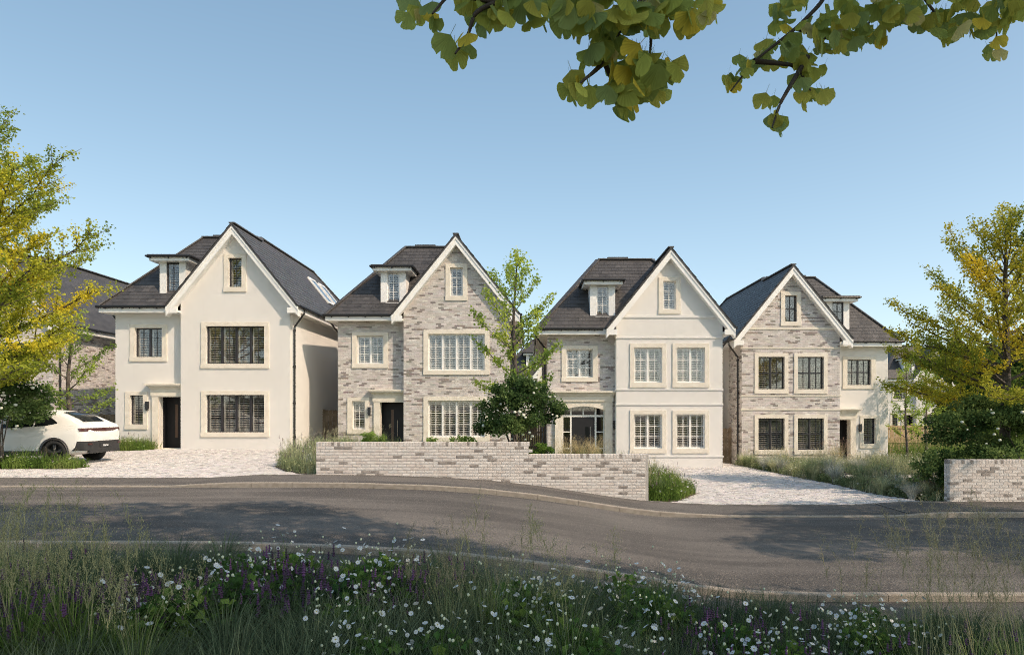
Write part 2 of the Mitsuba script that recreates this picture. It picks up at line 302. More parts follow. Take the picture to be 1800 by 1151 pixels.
class House:
    def __init__(s, X0, Y0, Z0, m, name, label, wing, body, frame, pairs, sb=.35, side=None, lite=False, porch='small', bands=False, seed=1, rooflights=False, brick_return=0, depth=10.1, muntin=True, cat='house', group=None):
        s.X0, s.Y0, s.Z0, s.m, s.sb, s.lite, s.seed = X0, Y0, Z0, m, sb, lite, seed
        s.k = thing(name, label, cat, group); s.frame = frame; s.muntin = muntin; s.r = rng(seed); s.sh = ('shutter_reflect_dark' if pairs else 'shutter_tan') if frame == 'window_black' else 'shutter'
        s.vc = sb - .45 + (ZC - ZE) / TAN; s.vcb = depth; s.vbe = depth + (ZC - ZE) / TAN; s.ve = sb - .45
        s.walls(wing, body, side or wing, pairs, porch, bands, brick_return)
        s.roof(); s.eaves(); s.windows(pairs); s.dormer(); s.door(porch)
        if rooflights: s.lights()
    def W(s, p):
        p = np.asarray(p, float); return np.stack([s.X0 + s.m * p[..., 0], s.Y0 + p[..., 1], s.Z0 + p[..., 2]], -1)
    def mb(s): return MB(s.W, s.m < 0)
    def panel(s, poly, holes, v0, v1, key, bsdf):
        P2 = Polygon(poly, [[(a, c), (b, c), (b, d), (a, d)] for a, b, c, d in holes]).buffer(0)
        t = trimesh.creation.extrude_polygon(P2, v1 - v0, engine='earcut'); q = t.vertices
        m = s.mb(); m.add(np.column_stack([q[:, 0], v1 - q[:, 2], q[:, 1]]), t.faces); m.out(key, bsdf)
    def walls(s, wing, body, side, pairs, porch, bands, ret):
        B = {'cream': 'cream_render', 'brick': 'mortar'}
        wo = [(-1.49, -.31, .81, 2.24), (.29, 1.48, .81, 2.24), (-1.49, -.31, 3.56, 5.03), (.29, 1.48, 3.56, 5.03)] if pairs else [(-1.19, 1.19, .70, 2.23), (-1.19, 1.19, 3.50, 5.03)]
        wo.append((-.27, .27, 6.62, 7.81))
        bo = [(-4.29, -3.16, 3.80, 5.0)] + ([(-4.49, -3.94, 1.02, 2.22)] if porch == 'small' else [])
        do = (-3.3, -2.226, 0, 2.2) if porch == 'small' else (-4.45, -2.67, 0, 2.56)
        s.wo, s.bo = wo, bo
        wp = [(-2.225, -.8), (2.225, -.8), (2.225, 6.22), (0, 8.98), (-2.225, 6.22)]
        k1 = part(s.k, 'wall'); s.panel(wp, wo, 0, .3, k1, B[wing])
        m = s.mb(); m.box(-2.225, -1.95, .3, s.sb + .3, -.8, 5.75); m.out(part(s.k, 'wall'), B[wing])
        k2 = part(s.k, 'wall'); s.panel([(-5.1, -.8), (-2.226, -.8), (-2.226, 5.75), (-5.1, 5.75)], bo + [do[:1] + (do[1] - .0005,) + (-.3, do[3])], s.sb, s.sb + .3, k2, B[body])
        k3 = part(s.k, 'wall'); m = s.mb(); m.box(1.93, 2.225, .3, 12.4, -.8, 5.75); m.out(k3, B[side])
        m = s.mb(); m.box(-5.1, -4.8, s.sb + .3, 12.4, -.8, 5.75); m.box(-4.8, 1.93, 12.1, 12.4, -.8, 5.75); m.out(part(s.k, 'wall'), B[body])
        gap = lambda z: (-(8.98 - z) / TAN, (8.98 - z) / TAN) if z > 6.1 else (-2.225, 2.225)
        grow = lambda rs, e: [(a - e, b + e, c - e, d + e) for a, b, c, d in rs]
        front = lambda x, z, d: (x, -d, z)
        if wing == 'brick':
            mb_ = s.mb(); bricks(mb_, -2.225, 2.225, -.75, 9.0, grow(wo, .1), gap, front, s.r)
            mb_.out(part(k1, 'brick', kind='stuff'), 'brick_face', col=True)
        if body == 'brick':
            mb_ = s.mb(); bricks(mb_, -5.1, -2.23, -.75, 5.72, grow(bo, .1) + [(do[0] - .1, do[1] + .1, -.3, do[3] + .1)], None, lambda x, z, d: (x, s.sb - d, z), s.r)
            mb_.out(part(k2, 'brick', kind='stuff'), 'brick_face', col=True)
            mb_ = s.mb(); bricks(mb_, s.sb, 12.4, -.75, 5.72, [], None, lambda x, z, d: (-5.1 - d, x, z), s.r)
            mb_.out(part(k2, 'brick', kind='stuff'), 'brick_face', col=True)
        if side == 'brick' or ret:
            mb_ = s.mb(); bricks(mb_, 0, ret or 12.4, -.75, 5.72, [], None, lambda x, z, d: (2.225 + d, x, z), s.r, .007 if not ret else .012)
            mb_.out(part(k3, 'brick', kind='stuff'), 'brick_face', col=True)
        if bands:
            for z, h in ((6.36, .085), (5.46, .05), (3.29, .05), (2.67, .05), (.50, .05)):
                m = s.mb(); w = 2.26 if z < 6 else 2.15
                m.box(-w, w, -.045, .01, z - h, z); m.box(-w + .015, w - .015, -.025, .01, z - h - .03, z - h)
                m.out(part(s.k, 'string_course'), 'limestone' if wing == 'brick' else 'cream_render')
    # -------------------------------------------------------------- roof
    def slope(s, poly, o, sd, td, tiles, parts_key=None):
        """poly in (along, up-slope) metres; o, sd, td in local coordinates."""
        o, sd, td = (np.array(a, float) for a in (o, sd, td)); nd = np.cross(sd, td)
        if nd[2] < 0: nd = -nd
        to = lambda st, h=0: o + np.asarray(st)[..., :1] * sd + np.asarray(st)[..., 1:2] * td + nd * h
        q = np.array(poly); n = len(q); m = s.mb()
        tri = trimesh.creation.triangulate_polygon(Polygon(poly), engine='earcut')
        a = tri[0]; m.add(to(a, -.012), tri[1]); m.add(to(a, -.07), tri[1])
        for i in range(n):
            j = (i + 1) % n; m.add([to(q[i], -.012), to(q[j], -.012), to(q[j], -.07), to(q[i], -.07)], [[0, 1, 2, 3]])
        k = part(s.k, 'roof') if parts_key is None else parts_key; m.out(k, 'roof_tile')
        if not tiles: return k
        P2 = Polygon(poly); full, cut = prep(P2.buffer(.02)), prep(P2); b = P2.bounds; st = s.mb(); row, t = 0, b[1]
        M3 = np.eye(4); col = [s.m * sd[0], sd[1], sd[2]], [s.m * td[0], td[1], td[2]]
        cx, cy = np.array(col[0]), np.array(col[1]); cz = np.cross(cx, cy)
        if cz[2] < 0: cx = -cx; cz = -cz
        M3[:3, 0], M3[:3, 1], M3[:3, 2] = cx, cy, cz; count = 0; Tv = []
        while t < b[3]:
            x = b[0] - .15 * (row % 2) - .02
            while x < b[2]:
                c = sbox(x, t, x + .294, t + .215)
                if full.contains(c):
                    ctr = to(np.array([x + .147, t]), s.r.normal(.002, .0006))
                    if tiles == 'parts' and count < 300:
                        Mw = M3.copy(); Mw[:3, 3] = s.W(ctr); count += 1
                        scene[part(k, 'tile')] = {**TPLY[s.r.choice(4, p=[.4, .3, .18, .12])], 'to_world': T(Mw)}
                    else: Tv.append(ctr)
                elif cut.intersects(c):
                    g = P2.intersection(c)
                    if g.geom_type == 'Polygon' and g.area > .004:
                        e = np.array(g.exterior.coords)[:-1]; st.poly(to(e, .012), [.07, .064, .062])
                x += .3
            t += .22; row += 1
        if Tv:
            tv, tf = TILE; Tv = np.array(Tv); N = len(Tv)
            vv = (Tv[:, None] + tv[None, :, :1] * sd + tv[None, :, 1:2] * td + tv[None, :, 2:] * nd).reshape(-1, 3)
            c = np.array([.063, .061, .062]) * s.r.uniform(.85, 1.18, (N, 1)) + s.r.normal(0, .0015, (N, 3))
            st.add(vv, (tf[None] + 8 * np.arange(N)[:, None, None]).reshape(-1, 3), np.repeat(np.clip(c, .02, .2), 8, 0))
        st.out(part(k, 'tile', kind='stuff'), 'roof_tile_mixed', col=True)
        return k
    def caps(s, a, b, k, single):
        a, b = np.array(a, float), np.array(b, float); L = np.linalg.norm(b - a); n = max(1, int(round(L / .33))); m = s.mb()
        for i in range(n):
            p, q = a + (b - a) * (i / n), a + (b - a) * ((i + 1) / n - .004); q = q + [0, 0, .006]
            if single:
                m = s.mb()
            m.bar(p + [0, 0, .012], q + [0, 0, .012], .24, .045)
            if single: m.out(part(k, 'ridge_tile'), 'roof_tile_light')
        if not single: m.out(part(k, 'ridge_tile', kind='stuff'), 'roof_tile_light')
    def roof(s):
        ve, vc, vcb, vbe, sb = s.ve, s.vc, s.vcb, s.vbe, s.sb; xl = -5.55; cl = xl + vc - ve; hi = (ZC - ZE) / TAN; vf = -.36
        xr = -.175; big = 'stuff' if not s.lite else None; v0 = ve + HW
        kf = s.slope([(0, 0), (-HW - xl, 0), (-xl, (v0 - ve) * KS), (xr - xl, (vc - ve) * KS), (cl - xl, (vc - ve) * KS)], (xl, ve, ZE), (1, 0, 0), (0, 1 / KS, TAN / KS), None if s.lite else 'parts')
        s.slope([(vf, 0), (ve, 0), (v0, HW * KS), (vf, HW * KS)], (-HW, 0, ZE), (0, 1, 0), (1 / KS, 0, TAN / KS), big)
        s.slope([(vf, 0), (vbe, 0), (vcb, (HW - xr) * KS), (vc, (HW - xr) * KS), (v0, HW * KS), (vf, HW * KS)], (HW, 0, ZE), (0, 1, 0), (-1 / KS, 0, TAN / KS), big)
        s.slope([(ve, 0), (vc, hi * KS), (vcb, hi * KS), (vbe, 0)], (xl, 0, ZE), (0, 1, 0), (1 / KS, 0, TAN / KS), big)
        m = s.mb(); m.poly([(xl, vbe, ZE - .02), (HW, vbe, ZE - .02), (xr, vcb, ZC - .02), (cl, vcb, ZC - .02)]); m.poly([(cl, vc, ZC - .02), (xr, vc, ZC - .02), (xr, vcb, ZC - .02), (cl, vcb, ZC - .02)]); m.out(part(s.k, 'roof'), 'roof_tile')
        one = not s.lite
        s.caps((xl, ve, ZE), (cl, vc, ZC), kf, one); s.caps((cl, vc, ZC), (xr, vc, ZC), kf, one); s.caps((0, vf + .02, ZR), (0, v0, ZR), kf, one)
        s.caps((xr, vc, ZC), (xr, vcb, ZC), kf, False); s.caps((xr, vcb, ZC), (HW, vbe, ZE), kf, False); s.caps((xl, vbe, ZE), (cl, vcb, ZC), kf, False)
        s.caps((xr, vc, ZC), (.02, v0 - .02, ZR + .02), kf, False)
        m = s.mb(); m.box(cl + .45, cl + 1.4, vc + .03, vc + 1.1, ZC - .02, ZC + .13); m.out(part(s.k, 'roof_vent'), 'roof_tile_dark')
        # verge and bargeboards
        for q in (-1, 1):
            top = lambda x: ZR - .075 - TAN * abs(x)
            for nm, d0, d1, va, vb in (('bargeboard', 0, .14, -.345, -.30), ('bargeboard', .12, .37, -.315, -.002)):
                x1 = HW - .01; pts = [(0, top(0) - d0), (q * x1, top(x1) - d0), (q * x1, top(x1) - d1), (0, top(0) - d1)]
                m = s.mb(); f = [(x, va, z) for x, z in pts]; g = [(x, vb, z) for x, z in pts]
                m.add(f + g, [[0, 1, 2, 3], [4, 7, 6, 5], [0, 4, 5, 1], [3, 2, 6, 7], [1, 5, 6, 2], [0, 3, 7, 4]]); m.out(part(s.k, nm), 'white_paint')
    def eaves(s):
        ve, sb = s.ve, s.sb; xl = -5.55
        # boxed soffits, fascias
        m = s.mb(); m.box(xl + .06, -2.228, ve + .05, sb + .02, 5.60, 5.66); m.box(xl + .06, -5.08, ve + .05, 12.7, 5.602, 5.658); m.out(part(s.k, 'soffit'), 'white_paint')
        m = s.mb(); m.box(xl + .05, -2.30, ve + .02, ve + .048, 5.585, 5.80); m.out(part(s.k, 'fascia'), 'white_paint')
        m = s.mb(); m.box(xl + .02, xl + .048, ve + .05, 12.8, 5.585, 5.80); m.out(part(s.k, 'fascia'), 'white_paint')
        m = s.mb(); m.box(2.21, HW - .06, -.30, 12.7, 5.60, 5.66); m.out(part(s.k, 'soffit'), 'white_paint')
        m = s.mb(); m.box(HW - .058, HW - .03, -.26, 12.8, 5.585, 5.80); m.out(part(s.k, 'fascia'), 'white_paint')
        for q in (-1, 1):    # gable foot boxes
            m = s.mb(); a, b = sorted((q * 2.228, q * (HW - .015))); m.box(a, b, -.312, -.29, 5.53, 5.75)
            if q < 0: m.box(a, b, -.29, sb, 5.57, 5.598)
            m.out(part(s.k, 'eaves_box'), 'white_paint')
        def gutter(a, b, nb):
            k = part(s.k, 'gutter'); m = s.mb(); a, b = np.array(a, float), np.array(b, float); m.tube([a, b], .052, 8)
            m.bar(a + [0, 0, .035], b + [0, 0, .035], .115, .03)
            for i in range(nb): p = a + (b - a) * ((i + .5) / nb); m.box(p[0] - .02, p[0] + .02, p[1] - .03, p[1] + .05, p[2] - .085, p[2] - .03)
            m.out(k, 'black_metal')
        gutter((xl - .03, ve - .04, 5.80), (-2.78, ve - .04, 5.80), 4)
        gutter((HW + .03, -.30, 5.80), (HW + .03, s.vbe, 5.80), 8)
        gutter((xl - .03, ve - .04, 5.80), (xl - .03, s.vbe, 5.80), 8)
        m = s.mb(); x = 2.30; m.tube([(HW + .03, .35, 5.74), (HW + .02, .35, 5.60), (x, .35, 5.05), (x, .35, 4.9), (x, .35, -.1)], .04, 8)
        for z in (4.9, 3.4, 1.9, .5): m.tube([(x, .35, z - .05), (x, .35, z + .05)], .052, 8); m.box(2.21, x, .33, .37, z - .02, z + .02)
        m.out(part(s.k, 'downpipe'), 'black_metal')
        m = s.mb(); x = -5.19; v = sb + .6; m.tube([(xl - .03, v, 5.74), (xl - .02, v, 5.60), (x, v, 5.1), (x, v, 4.95), (x, v, -.1)], .04, 8); m.out(part(s.k, 'downpipe'), 'black_metal')
    # -------------------------------------------------------------- windows
    def window(s, x0, x1, z0, z1, vf, n, surround, cols=2, rows=3, holder=None, mid=False, room=True):
        w = key_of(f'{s.k}__window') if holder is None else holder
        p = lambda nm, **kw: part(w, nm, **kw) if holder is None else key_of(f'{s.k}__dormer__window_{nm}')
        if surround is not None:
            a, b, c, d = surround; m = s.mb(); pr = vf - .045
            m.box(a, b, pr, vf + .1, z1, d); m.box(a - .01, b + .01, pr - .012, vf + .1, c, z0); m.box(a, x0, pr, vf + .1, z0, z1); m.box(x1, b, pr, vf + .1, z0, z1)
            m.out(p('surround'), 'limestone')
        va, vb = vf + .10, vf + .165; m = s.mb(); t = .045 if n > 1 else .04
        m.box(x0, x1, va, vb, z0, z0 + t); m.box(x0, x1, va, vb, z1 - t, z1); m.box(x0, x0 + t, va, vb, z0 + t, z1 - t); m.box(x1 - t, x1, va, vb, z0 + t, z1 - t)
        pw = (x1 - x0 - 2 * t + .07) / n; panes = []
        for i in range(n):
            a = x0 + t + i * pw; b = a + pw - .07; panes.append((a, b))
            if i < n - 1: m.box(b, b + .07, va - .004, vb, z0 + t, z1 - t)
            mt = .011
            if s.muntin:
                for j in range(1, cols): xx = a + (b - a) * j / cols; m.box(xx - mt, xx + mt, va + .006, va + .03, z0 + t, z1 - t)
                for j in range(1, rows): zz = z0 + t + (z1 - z0 - 2 * t) * j / rows; h = mt if not mid else .03; m.box(a, b, va + .009, va + .027, zz - h, zz + h)
            else:
                xx = (a + b) / 2; m.box(xx - .007, xx + .007, va + .006, va + .03, z0 + t, z1 - t)
                for j in range(1, 3): zz = z0 + t + (z1 - z0 - 2 * t) * j / 3; m.box(a, b, va + .009, va + .02, zz - .005, zz + .005)
        m.out(p('frame'), s.frame)
        for a, b in panes:
            m = s.mb(); tx, tz = s.r.normal(0, .006, 2); a, b, c, d = a - .01, b + .01, z0 + .02, z1 - .02; yy = lambda x, z: va + .038 + tx * (x - (a + b) / 2) + tz * (z - (c + d) / 2) * .6
            m.poly([(a, yy(a, c), c), (b, yy(b, c), c), (b, yy(b, d), d), (a, yy(a, d), d)]); m.out(p('pane'), 'glass_pane')
        m = s.mb()
        for a, b in panes:
            for q in (a + .012, b - .052): m.box(q, q + .04, vb + .04, vb + .07, z0 + t, z1 - t)
            m.box(a + .012, b - .012, vb + .041, vb + .069, z0 + t, z0 + t + .05); m.box(a + .012, b - .012, vb + .041, vb + .069, z1 - t - .05, z1 - t)
        m.out(p('shutter_frame'), s.sh)
        for a, b in panes:
            k = max(3, int((z1 - z0 - 2 * t - .1) / (.094 if not s.lite else .19)))
            for j in range(k):
                c = s.W(((a + b) / 2, vb + .055, z0 + t + .05 + (j + .5) * (z1 - z0 - 2 * t - .1) / k))
                scene[p('slat')] = {**SLAT[s.sh], 'to_world': T().translate(c.tolist()).scale([b - a - .09, 1, 1])}
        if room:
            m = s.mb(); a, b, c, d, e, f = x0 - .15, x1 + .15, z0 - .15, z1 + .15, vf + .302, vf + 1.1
            m.add([(a, e, c), (b, e, c), (b, e, d), (a, e, d), (a, f, c), (b, f, c), (b, f, d), (a, f, d)], [[4, 5, 6, 7], [0, 1, 5, 4], [3, 7, 6, 2], [0, 4, 7, 3], [1, 2, 6, 5]]); m.out(p('room'), 'unlit_room_dark')  # shallow dark box in place of the unlit room
    def windows(s, pairs):
        mid = s.frame == 'window_black' and pairs; R = 2 if mid else 3
        for a, b, c, d in s.wo[:-1]:
            e = .165 if pairs else .195
            s.window(a, b, c, d, 0, 2 if pairs else 4, (a - e, b + e, c - (.20 if pairs else .185), d + .165), rows=R, mid=mid)
        a, b, c, d = s.wo[-1]; s.window(a, b, c, d, 0, 1, (a - .185, b + .185, c - .19, d + .16), rows=R, mid=mid)
        a, b, c, d = s.bo[0]; s.window(a, b, c, d, s.sb, 2, (a - .2, b + .2, c - .18, d + .14), rows=R, mid=mid)
        for a, b, c, d in s.bo[1:]: s.window(a, b, c, d, s.sb, 1, (a - .2, b + .17, c - .2, d + .15), rows=3)
    def dormer(s):
        k = f'{s.k}__dormer'; x0, x1 = -3.28, -2.21; v0 = s.sb + .02; z0 = ZE + TAN * (v0 - s.ve) - .05; z1 = 7.72; vb = s.ve + (z1 + .3 - ZE) / TAN
        x0, x1 = x0, x1; wx0, wx1, wz0 = x0 + .27, x1 - .27, z0 + .09
        m = s.mb(); m.box(x0, wx0, v0, v0 + .2, z0, z1); m.box(wx1, x1, v0, v0 + .2, z0, z1); m.box(wx0, wx1, v0 + .02, v0 + .2, z0, wz0 - .0)
        m.out(part(k, 'wall'), 'white_paint')
        for q, a, b in ((-1, x0, x0 + .12), (1, x1 - .12, x1)):
            m = s.mb(); vs = [(v0 + .2, z0), (v0 + .2, z1), (vb, z1), (vb, ZE + TAN * (vb - s.ve) - .1)]
            f = [(a, v, z) for v, z in vs]; g = [(b, v, z) for v, z in vs]; m.add(f + g, [[0, 1, 2, 3], [7, 6, 5, 4], [0, 4, 5, 1], [1, 5, 6, 2], [2, 6, 7, 3]]); m.out(part(k, 'cheek'), 'white_paint')
        m = s.mb(); m.box(x0 - .28, x1 + .28, v0 - .28, vb + .1, z1, z1 + .15); m.out(part(k, 'fascia'), 'white_paint')
        m = s.mb(); a, b = x0 - .34, x1 + .34; m.box(a, b, v0 - .34, vb + .2, z1 + .225, z1 + .25); m.box(a + .03, b - .03, v0 - .31, vb + .2, z1 + .152, z1 + .225); m.out(part(k, 'flat_roof'), 'roof_tile_dark')
        m = s.mb(); zz = z1 + .175; m.tube([(a - .02, v0 - .36, zz), (b + .02, v0 - .36, zz)], .045, 8); m.tube([(a - .02, v0 - .38, zz), (a - .02, vb, zz)], .045, 8); m.tube([(b + .02, v0 - .38, zz), (b + .02, vb, zz)], .045, 8)
        for xx in (x0 - .2, (x0 + x1) / 2, x1 + .2): m.box(xx - .02, xx + .02, v0 - .37, v0 - .30, zz - .085, zz - .03)
        m.out(part(k, 'gutter'), 'black_metal')
        m = s.mb(); m.box(wx0 - .05, wx1 + .05, v0 - .05, v0 + .02, z0 + .0, z0 + .035); m.out(part(k, 'sill'), 'black_metal' if s.frame == 'window_black' else 'white_paint')
        s.window(wx0, wx1, wz0, z1 - .02, v0 - .04, 1, None, holder=k)
    def lights(s):
        for i, v in enumerate((6.75, 8.35)):
            k = part(s.k, 'rooflight'); m = s.mb(); g = s.mb()
            at = lambda x, vv, h: (x + h * TAN / KS, vv, ZR - TAN * x + h / KS)
            for x0, x1, a, b in ((.62, .70, v, v + 1.05), (1.62, 1.70, v, v + 1.05), (.70, 1.62, v, v + .08), (.70, 1.62, v + .97, v + 1.05)):
                q = [at(x0, a, .02), at(x1, a, .02), at(x1, b, .02), at(x0, b, .02), at(x0, a, .1), at(x1, a, .1), at(x1, b, .1), at(x0, b, .1)]
                m.add(q, [[4, 5, 6, 7], [0, 1, 5, 4], [1, 2, 6, 5], [2, 3, 7, 6], [3, 0, 4, 7]])
            m.out(part(k, 'frame'), 'white_paint')
            g.poly([at(.7, v + .08, .085), at(1.62, v + .08, .085), at(1.62, v + .97, .085), at(.7, v + .97, .085)]); g.out(part(k, 'glass'), 'skylight_glass')
    def door(s, porch):
        sb = s.sb; k = f'{s.k}__door'
        if porch == 'small':
            x0, x1, zt, vd = -3.3, -2.226, 2.2, sb + .62
            m = s.mb(); m.box(x0 - .26, x0, sb - .07, sb + .3, -.2, zt); m.out(part(s.k, 'porch_post'), 'limestone')
            m = s.mb(); m.box(x0 - .30, x1, sb - .10, sb + .05, zt, zt + .30); m.box(x0 - .27, x1, sb - .085, sb + .3, zt - .04, zt); m.out(part(s.k, 'porch_lintel'), 'limestone')
            m = s.mb(); m.box(x0 - .34, x1, sb - .15, sb + .02, zt + .30, zt + .37); m.box(x0 - .40, x1, sb - .24, sb + .02, zt + .37, zt + .43); m.box(x0 - .46, x1, sb - .30, sb + .02, zt + .43, zt + .50); m.out(part(s.k, 'porch_canopy'), 'limestone')
            m = s.mb(); m.box(x0 + .08, x1 - .06, vd, vd + .05, -.2, zt - .1); m.out(part(k, 'leaf'), 'door_paint_shaded')
            m = s.mb(); m.box(x0 + .34, x0 + .46, vd - .012, vd, .45, 1.85); m.out(part(k, 'vision_strip'), 'door_bronze')
            m = s.mb(); m.tube([(x0 + .62, vd - .05, .7), (x0 + .62, vd - .05, 1.4)], .014, 8); m.out(part(k, 'handle'), 'steel')
            m = s.mb(); m.box(x0, x0 + .08, vd, vd + .08, -.2, zt); m.box(x1 - .06, x1, vd, vd + .08, -.2, zt); m.box(x0 + .08, x1 - .06, vd, vd + .08, zt - .1, zt)
            m.box(x0 - .06, x0, sb + .302, vd + .08, -.2, zt); m.box(x1, x1 + .06, sb + .302, vd + .08, -.2, zt); m.box(x0, x1, sb + .302, vd + .08, zt, zt + .06); m.out(part(k, 'frame'), 'door_paint_shaded')
            m = s.mb(); m.box(x0 - .1, x1, sb - .25, sb + .7, -.3, .02); m.out(part(s.k, 'door_step'), 'limestone')
            lx = x0 - .45
        else:
            x0, x1, zt, vd = -4.45, -2.67, 2.56, sb + .16
            arch = lambda x: 2.40 + .17 * (1 - ((x + 3.56) / .9) ** 2)
            xs_ = np.linspace(x0, x1, 13); m = s.mb(); pr = sb - .12
            for a, b in ((x0 - .33, x0), (x1, x1 + .33)): m = s.mb(); m.box(a, b, pr, sb + .06, -.3, 3.0); m.out(part(s.k, 'porch_post'), 'limestone')
            m = s.mb()
            for a, b in zip(xs_[:-1], xs_[1:]):
                f = [(a, arch(a)), (b, arch(b)), (b, 3.0), (a, 3.0)]; v1 = [(x, pr + .012, z) for x, z in f]; v2 = [(x, sb + .2, z) for x, z in f]
                m.add(v1 + v2, [[0, 1, 2, 3], [0, 4, 5, 1]])
            m.out(part(s.k, 'porch_arch'), 'limestone')
            m = s.mb(); m.box(x0 - .36, x1 + .36, pr - .05, sb + .02, 2.78, 3.02); m.out(part(s.k, 'porch_lintel'), 'limestone')
            m = s.mb(); m.box(x0 - .40, x1 + .40, pr - .10, sb + .02, 3.02, 3.09); m.box(x0 - .46, x1 + .46, pr - .18, sb + .02, 3.09, 3.15); m.box(x0 - .52, x1 + .52, pr - .26, sb + .02, 3.15, 3.22); m.out(part(s.k, 'porch_canopy'), 'limestone')
            m = s.mb(); f0, f1 = vd, vd + .07; fx = [x0, x0 + .36, x1 - .36, x1]
            for x in fx: m.box(x - .035, x + .035, f0, f1, -.2, 2.56)
            m.box(x0, x1, f0 - .006, f1, 2.12, 2.20); m.box(-3.58, -3.54, f0 + .01, f1, 2.2, 2.56)
            for a, b in ((fx[0], fx[1]), (fx[2], fx[3])):
                for z in (.02, .75, 1.45): m.box(a, b, f0 + .012, f1 - .01, z, z + .045)
            m.out(part(k, 'frame'), 'window_white')
            m = s.mb(); m.box(fx[1] + .036, fx[2] - .036, vd + .02, vd + .06, -.15, 2.118); m.out(part(k, 'leaf'), 'door_paint_shaded')
            m = s.mb(); m.box(-3.47, -3.32, vd + .008, vd + .02, .35, 1.7); m.out(part(k, 'vision_strip'), 'car_glass')
            m = s.mb(); m.tube([(-3.24, vd - .03, .6), (-3.24, vd - .03, 1.7)], .014, 8); m.out(part(k, 'handle'), 'steel')
            m = s.mb()
            for a, b, c, d in ((fx[0], fx[1], -.1, 2.12), (fx[2], fx[3], -.1, 2.12), (x0, x1, 2.2, 2.56)): m.poly([(a, vd + .045, c), (b, vd + .045, c), (b, vd + .045, d), (a, vd + .045, d)])
            m.out(part(k, 'glass'), 'glass_pane')
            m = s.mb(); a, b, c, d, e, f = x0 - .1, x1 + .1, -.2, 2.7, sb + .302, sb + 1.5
            m.add([(a, e, c), (b, e, c), (b, e, d), (a, e, d), (a, f, c), (b, f, c), (b, f, d), (a, f, d)], [[4, 5, 6, 7], [0, 1, 5, 4], [3, 7, 6, 2], [0, 4, 7, 3], [1, 2, 6, 5]]); m.out(part(k, 'hall'), 'unlit_room_dark')  # shallow dark box in place of the unlit hall
            lx = x1 + .42
        m = s.mb(); m.box(lx - .055, lx + .055, sb - .14, sb - .03, 1.66, 1.96); m.box(lx - .03, lx + .03, sb - .05, sb + .005, 1.74, 1.88); m.box(lx - .045, lx + .045, sb - .13, sb - .04, 1.60, 1.66); m.out(part(s.k, 'wall_lamp'), 'black_metal')
scene['skylight_glass'] = {'type': 'twosided', 'bsdf': {'type': 'principled', 'base_color': {'type': 'rgb', 'value': [.05, .06, .07]}, 'roughness': .04, 'specular': 1.0, 'clearcoat': 1.0, 'clearcoat_gloss': 1.0}}
GRP = None
House(-11.99, 26.7, 0, 1, 'gabled_house', 'all cream rendered house with black window frames and two rooflights, beside the white car', 'cream', 'cream', 'window_black', False, sb=.33, seed=11, rooflights=True, muntin=False)
House(-3.05, 27.5, -.22, 1, 'gabled_house', 'all brick house with white window frames behind stepped garden wall', 'brick', 'brick', 'window_white', False, sb=.40, seed=12)
House(5.88, 27.4, -.80, 1, 'gabled_house', 'house with cream gable wing, brick left part and an arched glazed entrance', 'cream', 'brick', 'window_white', True, sb=.48, seed=13, porch='arch', bands=True)
House(11.88, 29.7, -1.0, -1, 'gabled_house', 'house with brick gable wing, cream right part and black window frames', 'brick', 'cream', 'window_black', True, sb=1.25, seed=14, bands=True, brick_return=1.9, side='cream')
House(-22.9, 28.4, -.5, 1, 'gabled_house', 'brick house mostly hidden behind the yellow tree at the left edge', 'brick', 'brick', 'window_black', False, sb=.35, seed=15, lite=True)
House(41.3, 66, -1.0, 1, 'distant_house', 'distant house with dark roof and dormers beyond the timber fence on the right', 'cream', 'cream', 'window_black', False, sb=.35, seed=16, lite=True)
House(3.0, 60, -1.0, 1, 'distant_house', 'distant house glimpsed in the gap between the all brick house and its right neighbour', 'cream', 'cream', 'window_black', False, sb=.35, seed=17, lite=True)

# ------------------------------------------------------------------ garden walls
def _brick(seed):
    r = rng(seed); h = np.array([.1075, .05, .0325]); v = np.array([[x, y, z] for x in (-1, 1) for y in (-1, 1) for z in (-1, 1)]) * h
    m = m3.Manifold.cube((h * 2 - .008).tolist(), True); v2 = []
    pts = [(sx * (h[0] - a), sy * (h[1] - b), sz * (h[2] - c)) for sx in (-1, 1) for sy in (-1, 1) for sz in (-1, 1) for a, b, c in ((0, .004, .004), (.004, 0, .004), (.004, .004, 0))]
    t = trimesh.convex.convex_hull(np.array(pts)); t.vertices += r.normal(0, .0008, t.vertices.shape); return (np.array(t.vertices), np.array(t.faces))
def bmat(key, a, b, f): mat(key, tone(a, b, f), .9, lambda p, n, uv: fbm(p.x * 50, p.y * 50, p.z * 50, 3), .007)
bmat('brick_pale', (.53, .48, .445), (.65, .61, .575), 17); bmat('brick_buff', (.48, .425, .39), (.60, .545, .505), 19); bmat('brick_grey', (.49, .455, .43), (.60, .57, .545), 23); bmat('brick_burnt', (.19, .165, .15), (.32, .285, .26), 21)
BM = ['brick_pale', 'brick_buff', 'brick_grey', 'brick_burnt']; BK = [_brick(i) for i in range(3)]; BPLY = [[mikit.ply(b, m) for m in BM] for b in BK]
